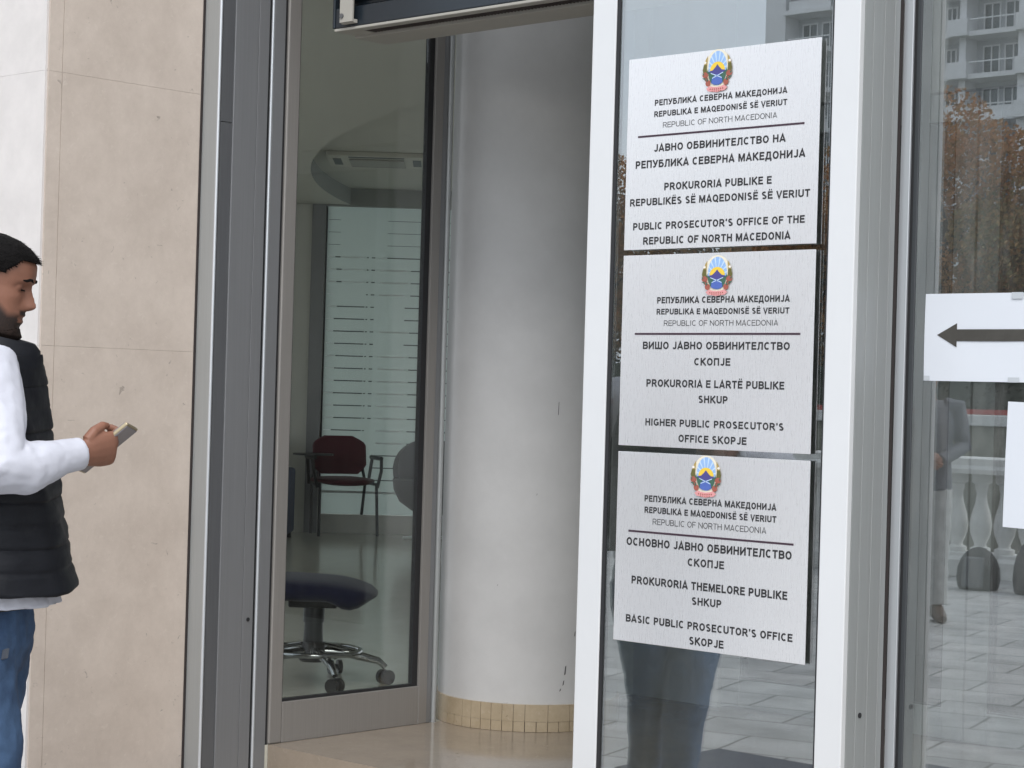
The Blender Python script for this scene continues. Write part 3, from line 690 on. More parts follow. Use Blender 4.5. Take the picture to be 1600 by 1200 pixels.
def sign(label, x0, x1, z0, z1, lines, rule, em):
    t = thing('office_sign', label, 'sign', ((x0+x1)/2, 4.205, z0), 'metal office signs on the glass door')
    # wall-plate standing 3 mm proud of the leaf, on spacers against the glass
    B(x0, x1, 4.2015, 4.2045, z0, z1).build('plate', M['plate1'], t, .0006)
    for xx in (x0+.04, x1-.04):
        for zz in (z0+.04, z1-.04): MB().tube([(xx, 4.2046, zz), (xx, 4.2138, zz)], .009, 12).build('spacer', M['black'], t)
    y = 4.2010
    for i, (s, a, b, zb, cap) in enumerate(lines):
        thin = i == 2
        text_obj(s, a, b, zb, cap, y, M['ink'], t, not thin)
    (ra, rb, rz) = rule
    B(ra, rb, 4.2008, 4.2014, rz-.0026, rz+.0026).build('rule', M['purple_rule'], t)
    emblem(t, *em, 4.2012)
sign('top sign, of the republic public prosecutor, bright steel near the leaf top', -3.5245, -2.905, 1.800, 2.3124,
     [('РЕПУБЛИКА СЕВЕРНА МАКЕДОНИЈА', -3.432, -3.004, 2.1815, 0.016), ('REPUBLIKA E MAQEDONISË SË VERIUT', -3.433, -3.003, 2.1515, 0.0155), ('REPUBLIC OF NORTH MACEDONIA', -3.402, -3.033, 2.1215, 0.0145), ('ЈАВНО ОБВИНИТЕЛСТВО НА', -3.431, -3.005, 2.059, 0.02), ('РЕПУБЛИКА СЕВЕРНА МАКЕДОНИЈА', -3.492, -2.944, 2.017, 0.0205), ('PROKURORIA PUBLIKE E', -3.392, -3.044, 1.955, 0.02), ('REPUBLIKËS SË MAQEDONISË SË VERIUT', -3.508, -2.926, 1.917, 0.0195), ("PUBLIC PROSECUTOR'S OFFICE OF THE", -3.495, -2.94, 1.8525, 0.0195), ('REPUBLIC OF NORTH MACEDONIA', -3.459, -2.982, 1.813, 0.02)],
     (-3.486, -2.949, 2.102), (-3.225, 2.257, .096, .112))
sign('middle sign, of the higher public prosecutor, on the glass between two others', -3.5247, -2.905, 1.277, 1.7853,
     [('РЕПУБЛИКА СЕВЕРНА МАКЕДОНИЈА', -3.405, -2.979, 1.656, 0.017), ('REPUBLIKA E MAQEDONISË SË VERIUT', -3.406, -2.979, 1.6265, 0.0155), ('REPUBLIC OF NORTH MACEDONIA', -3.38, -3.012, 1.5965, 0.0145), ('ВИШО ЈАВНО ОБВИНИТЕЛСТВО', -3.45, -2.974, 1.535, 0.02), ('СКОПЈЕ', -3.276, -3.158, 1.4935, 0.0195), ('PROKURORIA E LARTË PUBLIKE', -3.434, -2.988, 1.4355, 0.02), ('SHKUP', -3.259, -3.163, 1.396, 0.0195), ("HIGHER PUBLIC PROSECUTOR'S", -3.434, -2.986, 1.3325, 0.019), ('OFFICE SKOPJE', -3.321, -3.1, 1.2925, 0.0195)],
     (-3.478, -2.944, 1.5755), (-3.2075, 1.726, .099, .106))
sign('bottom sign, of the basic public prosecutor, lowest of three on the glass', -3.524, -2.904, .7553, 1.2606,
     [('РЕПУБЛИКА СЕВЕРНА МАКЕДОНИЈА', -3.429, -3.002, 1.131, 0.017), ('REPUBLIKA E MAQEDONISË SË VERIUT', -3.428, -3.001, 1.101, 0.0165), ('REPUBLIC OF NORTH MACEDONIA', -3.399, -3.031, 1.0715, 0.0155), ('ОСНОВНО ЈАВНО ОБВИНИТЕЛСТВО', -3.487, -2.951, 1.0115, 0.0215), ('СКОПЈЕ', -3.279, -3.16, 0.9715, 0.0205), ('PROKURORIA THEMELORE PUBLIKE', -3.466, -2.961, 0.9105, 0.021), ('SHKUP', -3.262, -3.165, 0.872, 0.02), ("BASIC PUBLIC PROSECUTOR'S OFFICE", -3.482, -2.942, 0.8075, 0.02), ('SKOPJE', -3.267, -3.155, 0.7685, 0.0205)],
     (-3.481, -2.947, 1.05), (-3.2255, 1.2065, .099, .109))

# ------------------------------------------------------------------ people
HEAD = [(0, .058, .000, .022), (.008, .076, -.012, .036), (.02, .085, -.032, .047), (.04, .084, -.05, .056), (.06, .086, -.062, .062),
        (.08, .086, -.07, .066), (.10, .085, -.078, .070), (.125, .084, -.087, .073), (.14, .089, -.092, .075), (.16, .094, -.096, .077),
        (.18, .091, -.097, .076), (.198, .079, -.09, .070), (.213, .058, -.074, .057), (.225, .030, -.05, .036), (.231, -.004, -.026, .012)]
def interp(z):
    if z <= 0: return HEAD[0][1:]
    for a, b in zip(HEAD[:-1], HEAD[1:]):
        if z <= b[0]:
            t = (z-a[0])/(b[0]-a[0]); return tuple(a[i]+(b[i]-a[i])*t for i in (1, 2, 3))
    return HEAD[-1][1:]
def ga(v, m, s): return math.exp(-((v-m)/s)**2)
def head_point(th, z, off=0.):
    fr, bk, hw = interp(z); cx = (fr+bk)/2; rx = (fr-bk)/2
    c, s = math.cos(th), math.sin(th); e = .88
    x = cx + (rx+off)*math.copysign(abs(c)**e, c); y = (hw+off)*math.copysign(abs(s)**e, s)
    if c > 0 and off < .02:
        k = min(1, c*2.2)
        if .076 < z < .142:
            hgt = .028*((.142-z)/.049)**.9 if z > .093 else .028*max(0., 1-((.093-z)/.017)**2)
            x += k*hgt*ga(y, 0, .0085+.007*max(0, (.12-z)/.04))
        ay = abs(y)
        x += k*(.006*ga(ay, .024, .02)*ga(z, .144, .008) - .011*ga(ay, .031, .014)*ga(z, .128, .009) + .007*ga(y, 0, .021)*ga(z, .069, .0055)
                + .006*ga(y, 0, .02)*ga(z, .053, .006) - .004*ga(y, 0, .022)*ga(z, .061, .003) + .004*ga(y, 0, .018)*ga(z, .016, .01) + .004*ga(ay, .048, .018)*ga(z, .106, .014))
    return Vector((x, y, z))
NT, NZ = 72, 66
def head_grid(off=0.): return [[head_point(2*PI*i/NT, .231*j/NZ, off) for i in range(NT)] for j in range(NZ+1)]

def person(name, label, P, rot, pose):
    """builds one clothed figure: body (one continuous surface) with hair and clothes as children"""
    t = thing(name, label, 'person', P)
    W = Matrix.Rotation(rot, 4, 'Z') @ Matrix.Scale(pose.get('scale', 1.), 4)
    HT = Matrix.Translation(Vector(pose['head'])) @ Matrix.Rotation(pose['tilt'], 4, 'Y') @ Matrix.Diagonal((.96, .96, .96, 1)) @ Matrix.Translation(Vector((0, 0, -.10)))
    b = MB()
    g = head_grid(); b.loft([[HT @ p for p in row] for row in g])
    for s in (-1, 1):
        b.ball(HT @ Vector((-.004, s*.076, .112)), (.020, .009, .033), 10, 8)
        b.ball(HT @ Vector((.0675, s*.031, .1275)), (.0115, .014, .0095), 12, 8)
    hd = Vector(pose['head'])
    b.tube([(-.025, 0, 1.38), (-.005, 0, 1.46), (hd.x-.028, 0, hd.z-.06), (hd.x-.02, 0, hd.z)], [.068, .060, .056, .055], 16)
    def ring(z, cx, rx, ry, n=28): return [(cx+rx*math.cos(2*PI*i/n), ry*math.sin(2*PI*i/n), z) for i in range(n)]
    b.loft([ring(z, cx, rx, ry) for z, cx, rx, ry in [(.80, 0, .08, .12), (.88, -.005, .105, .15), (.98, 0, .10, .145), (1.1, .01, .095, .135), (1.22, .015, .105, .15), (1.33, .01, .105, .16), (1.41, 0, .085, .155), (1.455, -.01, .06, .09)]])
    for s, sh, el, wr in ((-1, *pose['armR']), (1, *pose['armL'])):
        b.tube([(0, s*.12, 1.41), sh, (Vector(sh)*.5+Vector(el)*.5), el, (Vector(el)*.6+Vector(wr)*.4), wr], [.05, .052, .045, .038, .036, .026], 12)
    for s, hp, kn, an in ((-1, *pose['legR']), (1, *pose['legL'])):
        b.tube([hp, (Vector(hp)*.5+Vector(kn)*.5), kn, (Vector(kn)*.65+Vector(an)*.35), an], [.085, .072, .052, .052, .035], 14)
        a = Vector(an); b.tube([a+Vector((-.05, 0, -.05)), a+Vector((0, 0, -.03)), a+Vector((.09, s*.01, -.06)), a+Vector((.16, s*.02, -.072))], [.03, .038, .035, .02], 12)
    for h in pose['hands']: h(b)
    o = b.build('body', M['skin'], t, xf=W); remesh(o, pose.get('vox', .004), 2)
    at = o.data.attributes.new('stubble', 'FLOAT', 'POINT'); IV = (W @ HT).inverted(); val = []
    sm = lambda x: max(0., min(1., x))
    for v in o.data.vertices:
        p = IV @ v.co; w = 0.
        if -.03 < p.z < .22 and abs(p.y) < .095 and -.12 < p.x < .13:
            a = abs(math.degrees(math.atan2(p.y, p.x+.005)))
            line = .072+.002*sm((30-a)/10) if a < 34 else .072+.048*sm((a-34)/45)
            w = sm((line-p.z)/.016)*sm((100-a)/14)*sm((p.z+.03)/.02)
            w = max(w, sm((.026-abs(p.y))/.006)*sm((p.z-.0655)/.003)*sm((.080-p.z)/.004)*(1 if p.x > .06 else 0))
            if abs(p.y) < .021 and .050 < p.z < .0655: w *= .25
            w = max(w, .75*sm((a-68)/8)*sm((104-a)/10)*sm((p.z-.085)/.02)*sm((.2-p.z)/.01), .85*sm((a-98)/8)*sm((p.z-.03)/.03))
        val.append(w if pose.get('beard') else 0.)
    at.data.foreach_set('value', val)
    def child(name, mb, m, vox=None, disp=None, sm=1, smooth=50):
        c = mb.build(name, m, t, xf=W, smooth=smooth)
        if vox: remesh(c, vox, sm, disp)
        return c
    # hair and beard: shells of the head surface
    def shell(name, m, mask, off):
        mb = MB(); idx = {}
        nt2, nz2 = 120, 110
        def ok(i, j): return mask(2*PI*(i % nt2)/nt2, .231*j/nz2)
        cnt = {}
        fl = [(i, j) for j in range(nz2) for i in range(nt2) if ok(i, j) and ok(i+1, j) and ok(i, j+1) and ok(i+1, j+1)]
        fs = set(fl)
        def vid(i, j, top):
            i %= nt2; k = (i, j, top)
            if k not in idx:
                th = 2*PI*i/nt2; z = .231*j/nz2
                full = all(((a % nt2, c) in fs) or c >= nz2 for a in (i-1, i) for c in (j-1, j))
                of = (off(th, z) if full else .0015) if top else -.004
                n = head_point(th, z, of)
                if top and z > .19: n.z += of*.35*(z-.19)/.04
                idx[k] = len(mb.v); mb.v.append(tuple(HT @ n))
            return idx[k]
        for i, j in fl:
            mb.f.append((vid(i, j, 1), vid(i+1, j, 1), vid(i+1, j+1, 1), vid(i, j+1, 1)))
            for (a, c, p, q) in ((i, j-1, (i, j), (i+1, j)), (i, j+1, (i+1, j+1), (i, j+1)), (i-1, j, (i, j+1), (i, j)), (i+1, j, (i+1, j), (i+1, j+1))):
                if ((a % nt2), c) not in fs and c < nz2:
                    mb.f.append((vid(*q, 1), vid(*p, 1), vid(*p, 0), vid(*q, 0)))
        if name == 'hair' and pose.get('beard'):      # short cropped strands standing off the cap
            rr = random.Random(5)
            for _ in range(9000):
                i, j = rr.choice(fl); th = 2*PI*(i+rr.random())/nt2; z = .231*(j+rr.random())/nz2
                a = head_point(th, z, off(th, z)*.75); q = head_point(th, z, off(th, z)+.0045*rr.random()+.001)
                if z > .19: q.z += off(th, z)*.35*(z-.19)/.04+.002*rr.random()
                a, q = HT @ a, HT @ (q+Vector((rr.uniform(.0, .006), rr.uniform(-.003, .003), rr.uniform(-.006, .001))))
                d = Vector((rr.uniform(-1, 1), rr.uniform(-1, 1), rr.uniform(-1, 1)))*.0007
                mb.add([a-d, a+d, q], [(0, 1, 2)])
        top = [vid(i, nz2, 1) for i in range(nt2)] if (0, nz2-1) in fs else None
        if top: mb.f.append(tuple(top))
        return child(name, mb, m)
    def hairmask(th, z):
        a = abs((th+PI) % (2*PI)-PI)
        if a < math.radians(38): return z > .186
        if a < math.radians(62): return z > .186-.030*(a-math.radians(38))/math.radians(24)
        if a < math.radians(76): return z > .150
        if a < math.radians(90): return z > .098
        if a < math.radians(104): return z > .145
        return z > .060
    shell('hair', M['hair'], hairmask, lambda th, z: .003+.008*max(0, min(1, (z-.12)/.08)))
    def beardmask(th, z):
        a = abs((th+PI) % (2*PI)-PI); y = head_point(th, z).y
        return z < .040-.012*(abs(y)/.04)**2 and a < math.radians(70)
    if pose.get('beard'): shell('beard', M['beard'], beardmask, lambda th, z: .001+.007*max(0, min(1, (.04-z)/.02)))
    for s in (-1, 1):
        e = MB(); e.tube([HT @ Vector((.0955-.9*(k-.01)**2*14, s*k, .1445+(.004 if .015 < k < .035 else 0))) for k in (.013, .020, .028, .037, .044)], [.002, .003, .0032, .003, .0015], 8, flat=.7); child('eyebrow', e, M['hair'])
        e = MB(); e.tube([HT @ Vector((.0855-abs(k-.030)*.35, s*k, .1225)) for k in (.019, .025, .031, .037, .043)], .0017, 6); child('eyelash', e, M['hair'])
    pose['dress'](child, ring, HT)
    return t

def hand_grip(wr, d, br, n, curl, s=1, side=1, thumb=None, scale=1.):
    """wrist, direction to the knuckles, breadth axis (towards the index), palm normal (towards the palm)"""
    wr, d, br, n = Vector(wr), Vector(d).normalized(), Vector(br).normalized(), Vector(n).normalized()
    def build(b):
        rings = []
        for k, (L_, hb, ht) in enumerate([(-.02, .024, .019), (.0, .027, .019), (.03, .036, .020), (.06, .041, .018), (.085, .041, .014), (.095, .038, .010)]):
            c = wr+d*L_*scale
            rings.append([c+(br*hb*math.cos(2*PI*i/14)+n*ht*math.sin(2*PI*i/14))*scale for i in range(14)])
        b.loft(rings)
        for f, (off, ln, base) in enumerate([(.030, .080, .086), (.0095, .088, .092), (-.0115, .083, .089), (-.031, .066, .080)]):
            p = wr+(d*base+br*off)*scale; pts = [p-d*.012*scale, p]; ang = 0; dirv = d.copy()
            for seg, frac in enumerate((.45, .31, .24)):
                ang += curl[f][seg]; dv = d*math.cos(ang)+n*math.sin(ang)
                p = p+dv*ln*frac*scale; pts.append(p.copy())
            b.tube(pts, [.0095*scale, .0095*scale, .0088*scale, .0082*scale, .006*scale], 10)
        tp = thumb or [(.015, .03, .004), (.04, .047, .012), (.068, .050, .022), (.092, .046, .026)]
        b.tube([wr+(d*a+br*c+n*e)*scale for a, c, e in tp], [.013*scale, .012*scale, .010*scale, .007*scale], 10)
    return build

def dress_man(child, ring, HT):
    # jeans
    j = MB(); j.loft([ring(z, cx, rx, ry) for z, cx, rx, ry in [(.78, .0, .105, .165), (.84, .0, .122, .178), (.90, .002, .120, .172), (.948, .004, .116, .162)]])
    for s in (-1, 1):
        dx = 0 if s < 0 else 1
        j.tube([(.0, s*.080, .86), (.020-.02*dx, s*.070, .72), (.047-.060*dx, s*.056, .60), (.056-.097*dx, s*.048, .50), (.044-.141*dx, s*.042, .38), (.030-.159*dx, s*.040, .30), (.030-.16*dx, s*.040, .245)], [.105, .094, .078, .066, .060, .056, .058], 20)
    child('jeans', j, M['jeans'], .007, [(.11, .020, 1), (.035, .007, 2)])
    bl = MB(); bl.loft([ring(z, .004, .121, .167) for z in (.921, .950)]); child('belt', bl, M['black_plastic'])
    # white long sleeved shirt with loose hem
    sh = MB(); sh.loft([ring(z, cx, rx, ry) for z, cx, rx, ry in [(.926, .04, .145, .18), (.95, .035, .145, .18), (1.1, .02, .12, .165), (1.3, .01, .118, .175), (1.40, .0, .10, .168), (1.452, -.005, .075, .10)]])
    R = pose_man['armR']; L_ = pose_man['armL']
    sh.tube([(0, -.12, 1.405), R[0], Vector(R[0])*.5+Vector(R[1])*.5, Vector(R[1])+Vector((-.008, 0, .0)), Vector(R[1])*.72+Vector(R[2])*.28, Vector(R[1])*.3+Vector(R[2])*.7, Vector(R[2])*1.0], [.07, .074, .068, .064, .056, .041, .034], 16)
    sh.tube([(0, .12, 1.405), L_[0], Vector(L_[0])*.5+Vector(L_[1])*.5, L_[1], Vector(L_[1])*.5+Vector(L_[2])*.5, L_[2]], [.07, .07, .062, .055, .046, .036], 16)
    so = child('shirt', sh, M['shirt'], .006, [(.11, .014, 3), (.03, .003, 4)])
    tx = bpy.data.textures.new('folds', 'MARBLE'); tx.noise_scale = .07; tx.turbulence = 9; tx.noise_depth = 2; tx.marble_type = 'SHARP'
    dm = so.modifiers.new('d', 'DISPLACE'); dm.texture = tx; dm.strength = .005; dm.mid_level = .6; dm.texture_coords = 'LOCAL'
    sm_ = so.modifiers.new('s', 'SMOOTH'); sm_.factor = .5; sm_.iterations = 2
    freeze(so)
    # quilted vest: horizontal puffs
    prof = [(.958, .214, -.135, .215), (1.005, .202, -.135, .212), (1.044, .194, -.132, .208), (1.12, .175, -.13, .20), (1.173, .167, -.13, .196), (1.28, .144, -.132, .192), (1.352, .134, -.13, .186), (1.40, .126, -.12, .172), (1.435, .124, -.105, .140), (1.462, .120, -.09, .105)]
    def pr(z):
        for a, c in zip(prof[:-1], prof[1:]):
            if z <= c[0]:
                k = (z-a[0])/(c[0]-a[0]); return [a[i]+(c[i]-a[i])*k for i in (1, 2, 3)]
        return prof[-1][1:]
    v = MB(); rings = []; nr = 150
    for i in range(nr+1):
        z = .958+(1.462-.958)*i/nr; fr, bk, hw = pr(z)
        ph = ((z-.958)/.0485) % 1; puff = .004*(1-(abs(2*ph-1))**7)-.0025
        if z > 1.40: puff *= .3
        cx = (fr+bk)/2; rx = (fr-bk)/2+puff; ry = hw+puff; n = 56; ring_ = []
        for k in range(n):
            a = 2*PI*k/n; c, s = math.cos(a), math.sin(a)
            x = cx+rx*math.copysign(abs(c)**.85, c); y = ry*math.copysign(abs(s)**.85, s)
            x += .006*math.sin(5*a+z*9)*max(0, c); 
            ring_.append((x, y, z+.004*math.sin(3*a)+.006*c*(1-i/nr)-.004))
        rings.append(ring_)
    v.loft(rings)
    vo = child('vest', v, M['vest'])
    for sz, st in ((.12, .016), (.03, .007)):
        tx = bpy.data.textures.new('creases', 'CLOUDS'); tx.noise_scale = sz
        dm = vo.modifiers.new('d', 'DISPLACE'); dm.texture = tx; dm.strength = st; dm.mid_level = .5; dm.texture_coords = 'LOCAL'
    freeze(vo)
    c_ = MB(); n = 40
    def cr(z, cx, rx, ry, dz=0): return [(cx+rx*math.cos(2*PI*k/n), ry*math.sin(2*PI*k/n), z+dz*math.cos(2*PI*k/n)) for k in range(n)]
    c_.loft([cr(1.425, .012, .105, .105, -.01), (cr(1.455, .022, .103, .092, -.014)), (cr(1.485, .026, .098, .084, -.018)), (cr(1.502, .024, .088, .078, -.020)), (cr(1.497, .022, .076, .068, -.02)), (cr(1.455, .014, .072, .066, -.014))], cap=False)
    child('vest_collar', c_, M['vest'], smooth=60)
    li = MB(); li.loft([cr(1.498, .0215, .0745, .066, -.02), cr(1.44, .012, .07, .062, -.014)], cap=False); child('vest_lining', li, M['vest_in'])
    zp = MB(); zp.tube([(.062, -.211, 1.165), (.066, -.215, 1.11), (.068, -.220, 1.055)], .004, 8); child('pocket_zip', zp, M['bag_grey'])
    zq = MB(); zq.tube([(.069, -.226, 1.05), (.073, -.230, 1.033)], .005, 8); child('zip_pull', zq, M['chrome'])
    pk = MB(); pk.obox((.100, -.125, .835), (.004, -.003, .002), (.001, .001, .010), (.003, .004, 0)); child('worn_patch', pk, M['vest_in'])
    for s in (-1, 1):
        a = Vector((.030 if s < 0 else -.13, s*.041, .278)); q = MB()
        q.tube([a+Vector((-.075, 0, -.045)), a+Vector((-.04, 0, -.04)), a+Vector((.03, 0, -.038)), a+Vector((.11, s*.012, -.052)), a+Vector((.185, s*.02, -.062))], [.038, .048, .05, .043, .026], 14)
        k = child('shoe', q, M['black_plastic'], .006); 

MAN_S = 1.1697; MAN = (-4.451, 2.822, 1.4-1.4*MAN_S); YAW = .75098
pose_man = dict(head=(.010, 0, 1.590), tilt=.21, scale=MAN_S, vox=.0032, beard=True,
    armR=((.055, -.185, 1.415), (.118, -.285, 1.213), (.245, -.130, 1.257)), armL=((-.005, .185, 1.41), (-.07, .235, 1.15), (-.06, .225, .92)),
    legR=((0, -.085, .87), (.045, -.058, .57), (.030, -.040, .280)), legL=((0, .085, .87), (-.02, .058, .57), (-.13, .040, .290)))
pose_man['hands'] = [
    hand_grip((.245, -.130, 1.257), (.62, .70, .12), (.14, -.22, .95), (-.70, .66, .25), [(.7, .9, .6), (.9, 1.0, .6), (1.0, 1.1, .6), (1.1, 1.1, .7)],
              thumb=[(.015, .026, .002), (.035, .044, .006), (.060, .052, .012), (.082, .046, .020)], scale=.94),
    hand_grip((-.06, .225, .92), (.12, .02, -1), (1, 0, .1), (0, -1, 0), [(.2, .3, .2), (.25, .35, .25), (.3, .4, .3), (.35, .45, .3)])]
pose_man['dress'] = dress_man
person('person', 'bearded man in black quilted vest and white sleeves looking at a phone', MAN, YAW, pose_man)

def phone():
    R = Matrix.Rotation(YAW, 4, 'Z') @ Matrix.Scale(MAN_S, 4); l = Vector((.757, 0, .653)).normalized(); w0 = Vector((.30, .95, -.08)); w0 = (w0-l*w0.dot(l)).normalized(); n = l.cross(w0)
    tip = Vector((.338, -.055, 1.316)); c = tip-l*.076
    o = thing('phone', 'slim phone with gold edge held in the bearded man\'s hand', 'phone', tuple(Vector(MAN)+(R @ c)))
    def part(name, off, hl, hw, ht, m, bev):
        mb = MB(); mb.obox((0, 0, 0), l*hl, w0*hw, n*ht)
        k = mb.build(name, m, o, bev, xf=R @ Matrix.Translation(n*off), seg=3); return k
    part('case', 0, .074, .032, .0042, M['phone_gold'], .003)
    part('screen', .0048, .070, .0295, .0009, M['phone_screen'], .0005)
    part('back_panel', -.0048, .070, .0295, .0009, M['phone_screen'], .0005)
phone()

def dress_walker(child, ring, HT):
    p = pose_walk
    j = MB(); j.loft([ring(z, 0, rx, ry) for z, rx, ry in [(.80, .10, .15), (.88, .115, .165), (.97, .11, .155)]])
    for k in ('legR', 'legL'):
        hp, kn, an = [Vector(q) for q in p[k]]
        j.tube([hp, hp*.5+kn*.5, kn, kn*.4+an*.6, an+Vector((0, 0, .02))], [.10, .088, .072, .066, .068], 16)
    child('trousers', j, M['dark_trouser'], .008, [(.09, .016, 1)])
    s = MB(); s.loft([ring(z, cx, rx, ry) for z, cx, rx, ry in [(.86, 0, .13, .18), (1.1, .01, .12, .165), (1.3, .01, .125, .185), (1.41, 0, .10, .172), (1.455, -.005, .075, .10)]])
    for k in ('armR', 'armL'):
        a, e, w_ = [Vector(q) for q in p[k]]; sg = -1 if a.y < 0 else 1
        s.tube([(0, sg*.12, 1.405), a, a*.5+e*.5, e, e*.5+w_*.5, w_], [.07, .07, .062, .055, .048, .04], 14)
    child('jacket', s, M['dark_jacket'], .008, [(.08, .014, 1)])
    for k, sg in (('legR', -1), ('legL', 1)):
        a = Vector(p[k][2]); q = MB()
        q.tube([a+Vector((-.075, 0, -.045)), a+Vector((-.04, 0, -.03)), a+Vector((.03, 0, -.03)), a+Vector((.11, sg*.012, -.05)), a+Vector((.19, sg*.02, -.062))], [.038, .05, .052, .043, .026], 14)
        child('shoe', q, M['brown_leather'], .006)
pose_walk = dict(head=(.02, 0, 1.60), tilt=.05, vox=.006, beard=False,
    armR=((0, -.19, 1.41), (-.01, -.25, 1.15), (.20, -.07, 1.06)), armL=((0, .19, 1.41), (-.01, .25, 1.15), (.20, .07, 1.05)),
    legR=((0, -.085, .87), (.05, -.09, .48), (.06, -.09, .09)), legL=((0, .085, .87), (.02, .09, .47), (-.06, .09, .09)))
pose_walk['hands'] = [hand_grip((.20, -.07, 1.06), (.4, .9, -.1), (.3, -.1, .95), (-.9, .4, .1), [(.3, .4, .3)]*4), hand_grip((.20, .07, 1.05), (.5, -.85, -.15), (.3, .1, .95), (-.9, -.4, .1), [(.3, .4, .3)]*4)]
pose_walk['dress'] = dress_walker
person('person', 'person in grey jacket with joined hands, only reflected below the arrow notice', (-7.21, -2.95, 0), .9, pose_walk)

# ------------------------------------------------------------------ office interior
def partition():
    o = Vector((-13.099, 11.411, 0)); d = Vector((.709, .705, 0)).normalized(); n = Vector((d.y, -d.x, 0))  # n faces the entrance
    t = thing('glass_partition', 'frosted green glass partition with horizontal clear lines behind the chairs', 'partition', tuple(o+d*1.2))
    def slab(s0, s1, z0, z1, dn, th): 
        c = o+d*(s0+s1)/2+n*(dn-th/2); c.z = (z0+z1)/2
        return MB().obox(c, d*(s1-s0)/2, n*th/2, Vector((0, 0, (z1-z0)/2)))
    MB().poly([tuple(o+d*a+Vector((0, 0, z))) for a, z in ((.19, .362), (3.4, .362), (3.4, 2.965), (.19, 2.965))]).build('frosted_pane', M['frosted'], t)
    slab(.175, .19, .20, 2.965, .012, .04).build('edge_profile', M['black'], t)
    slab(.19, 3.4, FH, .358, .02, .06).build('base_panel', M['wall_in'], t)
    slab(.175, 3.4, 2.967, 3.12, .05, .10).build('header', M['fascia'], t)
    zs = [2.539-.1048*i for i in range(20)]
    rnd = random.Random(3)
    dk, pl = MB(), MB()  # opaque strips, dark and bright room beyond put into their colour
    def add(mb, s0, s1, z, h=.009):
        c = o+d*(s0+s1)/2+n*.0025; c.z = z; mb.obox(c, d*(s1-s0)/2, n*.002, Vector((0, 0, h/2)))
    for i, z in enumerate(zs):
        if i == 19: add(pl, .2, 1.1, z, .02); continue
        a = rnd.uniform(.25, .29); add(pl, .2, a, z); 
        right_pale = i in (1, 2, 3, 6, 8, 9, 10, 11, 12, 13, 14, 15)
        if i in (0, 1, 2): add(pl, a+.05, .50, z); add(dk, a+.002, a+.045, z)
        elif i != 3: add(dk, a+.002, .52, z)
        add(dk, .53, .545, z); add(dk, .57, .60, z) if i < 14 else None
        if right_pale: add(pl, .645, rnd.uniform(.86, .90), z, .013); add(dk, .905, 3.3, z)
        elif i == 0: add(pl, .645, .70, z); add(dk, .702, 3.3, z)
        elif i > 15: add(dk, .62, 3.3, z)
        else: add(dk, .86, 3.3, z)
    for i in range(3): add(dk, .2, .3, 2.539+.1048*(i+1), .004); add(dk, .7, 3.3, 2.539+.1048*(i+1), .004)
    dk.build('clear_line', M['clear_dark'], t); pl.build('clear_line', M['clear_pale'], t)
    w = thing('corner_wall', 'plain grey wall left of the frosted glass partition in the office', 'wall', tuple(o-d*.8))
    slab(-2.5, .174, FH, 2.978, .03, .08).build('wall_panel', M['wall_in'], w)
    slab(.06, .172, FH, 2.978, .045, .0145).build('pilaster', M['alu_mid'], w)
    return o, d, n
po, pd, pn = partition()

def cassette():
    c = Vector((-10.95, 10.22, 3.119)); a = pd; b = pn
    t = thing('ceiling_air_conditioner', 'square white air conditioner cassette set in the office ceiling', 'air conditioner', tuple(c))
    def slab(u0, u1, v0, v1, z0, z1): return MB().obox(c+a*(u0+u1)/2+b*(v0+v1)/2+Vector((0, 0, (z0+z1)/2)), a*(u1-u0)/2, b*(v1-v0)/2, Vector((0, 0, (z1-z0)/2)))
    h = .36
    slab(-h, h, -h, h, -.035, 0).build('panel', M['ac'], t, .006)
    slab(-.2, .2, -.2, .2, -.048, -.0352).build('intake_grille', M['ac_beige'], t, .004)
    for k in (0, 1):
        s = -1 if k else 1
        slab(-.2, .2, s*.29-.03, s*.29+.03, -.037, -.0353).build('vent_slot', M['black_plastic'], t)
        slab(s*.29-.03, s*.29+.03, -.2, .2, -.037, -.0353).build('vent_slot', M['black_plastic'], t)
cassette()
def downlight():
    c = Vector((-10.63, 10.86, 3.119))
    t = thing('ceiling_lamp', 'small unlit round lamp in the office ceiling by the cassette', 'lamp', tuple(c))
    MB().lathe([(.075, -.02), (.085, -.012), (.085, 0)], c, 20).build('ring', M['ac'], t, smooth=30)
    MB().lathe([(.055, -.024), (.055, -.0201)], c, 20).build('lens', M['clear_pale'], t)
downlight()

